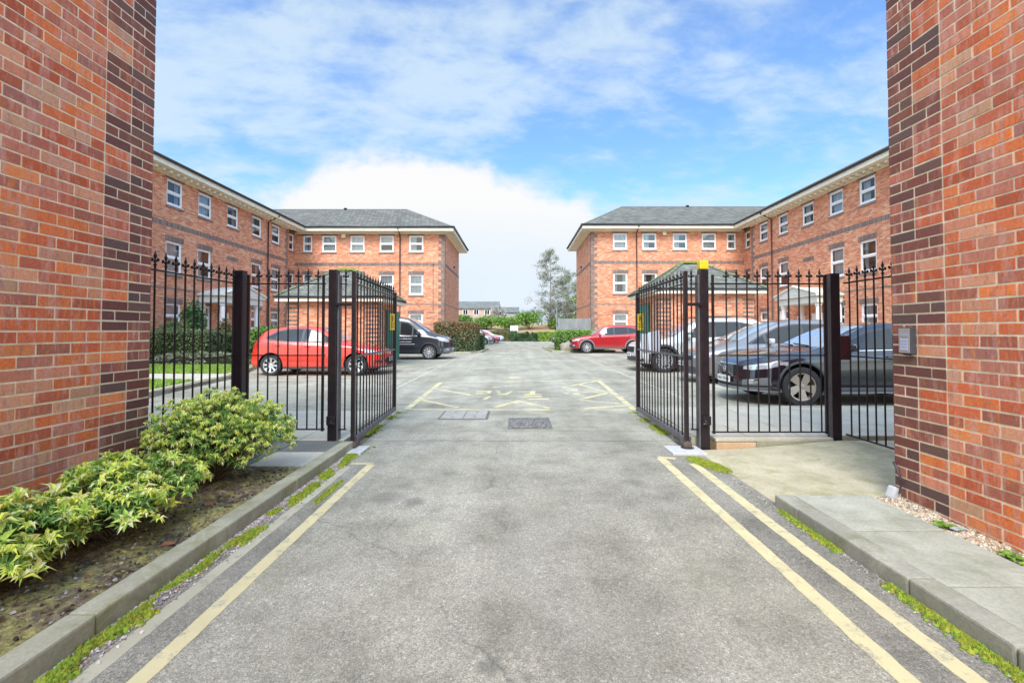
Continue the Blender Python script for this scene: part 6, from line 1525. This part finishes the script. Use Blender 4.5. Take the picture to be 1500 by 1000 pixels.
# far end: hedges, bank, shrubs, houses, trees
hedge('low brown-green hedge at the far end of the car park', -4.6, 60.5, -.05, 62, 1.25, [(.20, .19, .07), (.24, .22, .09), (.14, .15, .05)], 4200, 81, .11)
hedge('dark green low hedge at the far end, left of the lime one', -.7, 59.4, 2.6, 60.6, 1.0, [(.07, .15, .06), (.10, .20, .08), (.05, .10, .04)], 3600, 82, .11, rough=.3)
hedge('lime green clipped hedge at the far right end', 2.7, 59.8, 4.8, 61.2, 1.15, [(.28, .42, .06), (.34, .48, .08), (.20, .32, .05)], 2600, 83, .11)
g = MB(); nx, ny = 40, 14; gg = {}
for i in range(nx + 1):
    for j in range(ny + 1):
        x, y = lerp(-40, 40, i / nx), lerp(61.8, 82, j / ny); gg[i, j] = (x, y, 2.5 * min(1, (j / ny) * 1.6) + .25 * mnoise.noise(Vector((x * .2, y * .2, 0))) - .1)
for i in range(nx):
    for j in range(ny): g.face([gg[i, j], gg[i + 1, j], gg[i + 1, j + 1], gg[i, j + 1]])
struct(g.build('terrain_bank', mat('leaf_strewn_bank', (.36, .17, .09), .95, var=.5, vscale=.6, vcol=(.26, .24, .11), bump=.4, bscale=4), smooth=True))
def bankz(y): return 2.5 * min(1, (y - 61.8) / 20.2 * 1.6) - .15
for i, (x, y, rx, h, cols, lab) in enumerate((
    (-8.3, 72, 2.2, 2.2, [(.16, .30, .06), (.22, .38, .08), (.10, .20, .05)], 'mid green shrub on the bank below the far houses'),
    (-4.4, 70, 2.4, 2.3, [(.20, .34, .07), (.28, .42, .09), (.12, .22, .05)], 'leftmost of the three bright green shrubs on the bank'),
    (-1.3, 69, 2.6, 2.6, [(.24, .40, .07), (.30, .46, .09), (.13, .25, .05)], 'bright green rounded shrub behind the white board'),
    (1.9, 70, 3.0, 3.1, [(.20, .36, .06), (.28, .44, .08), (.12, .22, .05)], 'largest bright green shrub in the middle of the bank'),
    (6.3, 70, 2.2, 2.2, [(.22, .36, .06), (.26, .40, .08), (.14, .24, .06)], 'green shrub below the tall bare tree'),
    (8.6, 66, 1.9, 3.0, [(.16, .26, .06), (.22, .32, .08), (.20, .22, .10)], 'olive shrub beside the right block at the far end'),
    (-13, 71, 3, 2.6, [(.16, .26, .06), (.22, .34, .08)], 'shrub on the bank hidden partly by the left block'))):
    roundbush(lab, x, y, bankz(y), rx, 1.3, h, 3000, 100 + i, cols, .15)
roundbush('pale blossoming shrub in front of the far houses', -3.0, 82, 2.5, 2.0, 1.5, 3.6, 2600, 120, [(.50, .48, .46), (.58, .55, .52), (.40, .40, .34)], .13)
t_ = thing('notice_board', 'white board on posts standing at the foot of the bank', 'board', (-.35, 62.8, 0))
b = MB(); b.box((-.52, -.02, 1.35), (.52, .02, 2.05), bev=.01); b.build('panel', mat('white_board', (.74, .76, .76), .6), t_)
for xx in (-.4, .4): b = MB(); b.box((xx - .04, .022, 0), (xx + .04, .09, 1.9)); b.build('post', m_wood, t_)
for i, (x, y, h) in enumerate(((-3.0, 61, 0), (-1.7, 60.2, 0))): pass
def house(label, x0, x1, y, ez, rz, depth, wallm, gable=True):
    t = thing('house', label, 'house', (x0, y, 2)); w_ = x1 - x0; e, r_ = ez - 2, rz - 2
    W = MB(); W.box((0, 0, 0), (w_, depth, e)); 
    W.face([(w_ , 0, e), (w_, depth, e), (w_, depth / 2, r_ - .1)]); W.face([(0, depth, e), (0, 0, e), (0, depth / 2, r_ - .1)]); W.build('wall', wallm, t)
    R = MB(); o = .3
    for z0 in (0,):
        R.face([(-o, -o, e - .1), (w_ + o, -o, e - .1), (w_ + o, depth / 2, r_), (-o, depth / 2, r_)]); R.face([(-o, depth + o, e - .1), (-o, depth / 2, r_), (w_ + o, depth / 2, r_), (w_ + o, depth + o, e - .1)])
        R.face([(-o, -o, e - .22), (-o, -o, e - .1), (w_ + o, -o, e - .1), (w_ + o, -o, e - .22)][::-1])
    rf = R.build('roof', m_slatef, t)
    C_ = MB(); C_.box((w_ * .3, depth / 2 - .3, r_ - .3), (w_ * .3 + .6, depth / 2 + .3, r_ + .0), bev=.02); C_.build('chimney', m_stone_far, rf)
    k = 0; x = 1.2
    while x < w_ - 1:
        f = MB(); f.box((x - .55, -.06, e - 1.55), (x + .55, -.003, e - .35), bev=.02); fo = f.build('window', m_white, t); p = MB(); p.box((x - .45, -.066, e - 1.45), (x - .04, -.061, e - .45)); p.box((x + .04, -.066, e - 1.45), (x + .45, -.061, e - .45)); p.build('pane', m_carglass, fo)
        x += 2.3; k += 1
    return t
house('long terraced house with grey roof far behind the left block', -19, -4.1, 100, 6.3, 7.85, 7.5, m_stone_far)
house('smaller house with grey roof peeping over the pale shrub', -4.0, 0.3, 112, 5.9, 7.2, 7, mat('far_render', (.36, .32, .29), .9))
house('low house hidden behind the left block and trees at the right', 12, 24, 104, 5.9, 7.6, 7, m_stone_far)

def tree(label, x, y, z0, H, crown, seed, cols, leaf=.16, nleaf=6000, tr=.16, sparse=.0, trunk_frac=.95, levels=(30, 4), width=3.0, shape='conical', tm=None):
    r = random.Random(seed); t = thing('tree', label, 'tree', (x, y, z0)); T = MB(); Lf = MB(); tips = []
    pts = []; n = 12
    for i in range(n + 1):
        f = i / n; pts.append(Vector((.25 * mnoise.noise(Vector((f * 3, seed, 0))), .25 * mnoise.noise(Vector((f * 3, 0, seed))), f * H * trunk_frac)))
    T.tube(pts, [lerp(tr, .02, (i / n) ** .8) for i in range(n + 1)], 8)
    nb, sub = levels
    for i in range(nb):
        f = lerp(crown, .97, (i + r.random()) / nb); p = pts[min(n - 1, int(f * n))].lerp(pts[min(n, int(f * n) + 1)], f * n - int(f * n)); a = r.uniform(0, 6.28)
        reach = width * (itp([(crown, .75), (lerp(crown, 1, .25), 1), (1, .22)], f) if shape == 'conical' else math.sin(min(1, (f - crown) / (1 - crown) + .12) * PI * .9) + .1) * r.uniform(.6, 1.15)
        d = Vector((math.cos(a), math.sin(a), 0)); q = [p]; m_ = 5
        for k in range(1, m_ + 1): q.append(p + d * reach * k / m_ + Vector((r.gauss(0, .07), r.gauss(0, .07), reach * (.55 * (k / m_) - .45 * (k / m_) ** 2.4) * r.uniform(.8, 1.1))))
        T.tube(q, [lerp(tr * .35 * (1.15 - f), .012, k / m_) for k in range(m_ + 1)], 5); tips += q[2:]
        for _ in range(sub):
            k = r.randint(1, m_ - 1); b0 = q[k]; dd = (d + Vector((r.uniform(-1, 1), r.uniform(-1, 1), r.uniform(-.2, .8)))).normalized(); ln = reach * r.uniform(.2, .45)
            e = [b0, b0 + dd * ln * .5 + Vector((0, 0, .05)), b0 + dd * ln]; T.tube(e, [.02, .014, .006], 4); tips += e[1:] * 2
    for _ in range(nleaf):
        c = r.choice(tips); p = c + Vector((r.gauss(0, .24), r.gauss(0, .24), r.gauss(0, .2) - .05)); col = r.choice(cols); k = r.uniform(.6, 1.35); col = tuple(v * k for v in col)
        m_ = Euler((r.uniform(-1.3, 1.3), r.uniform(-1.3, 1.3), r.uniform(0, 6.28))).to_matrix(); sz = leaf * r.uniform(.5, 1.3)
        Lf.add([m_ @ Vector(w_) * sz + p for w_ in ((-.8, 0, 0), (0, -.45, .1), (.8, 0, 0), (0, .45, .1))], [(0, 1, 2, 3)], 0, col)
    T.build('trunk', tm or m_bark, t, smooth=True); Lf.build('crown', m_leaf, t); return t
TG = [(.27, .265, .19), (.33, .315, .24), (.22, .22, .15), (.38, .365, .30)]
tree('tall thin half-bare tree rising left of the right block', 5.4, 75, 1.5, 13.6, .24, 201, TG, .12, 7000, .17, levels=(44, 4), width=4.0)
tree('rounder grey-green tree between the tall thin tree and the right block', 8.2, 74, 1.5, 9.6, .25, 202, [(.27, .29, .18), (.33, .34, .22), (.22, .24, .14)], .11, 6500, .13, levels=(30, 4), width=2.6, shape='round')
tree('dark leafless bushy tree at the foot of the tall one', 6.4, 71, 1.6, 4.2, .08, 203, [(.20, .19, .15), (.26, .24, .19), (.22, .24, .13)], .12, 6500, .12, levels=(34, 4), width=2.9, shape='round')
tree('olive tree close to the right block at the far end', 9.3, 70, 1.6, 5.2, .1, 204, [(.26, .30, .12), (.20, .26, .09)], .13, 5000, .12, levels=(20, 4), width=2.0, shape='round')
tree('distant grey tree seen low over the bank shrubs', 3.4, 95, 2.5, 3.0, .2, 205, [(.24, .26, .20), (.28, .30, .24)], .14, 2400, .12, levels=(20, 4), width=2.4, shape='round')
t_ = thing('lamp_post', 'slim grey lamp post at the right end of the car park', 'lamp post', (5.1, 60.5, 0))
b = MB(); b.tube([(0, 0, 0), (0, 0, 4.6)], .05, 8); b.build('column', m_wood, t_); b = MB(); b.lathe([(.05, 4.6), (.13, 4.66), (.13, 4.86), (.02, 4.93)], 12); b.build('lantern', m_trimg, t_)
# haze towards the far end is too slight to build over 100 m
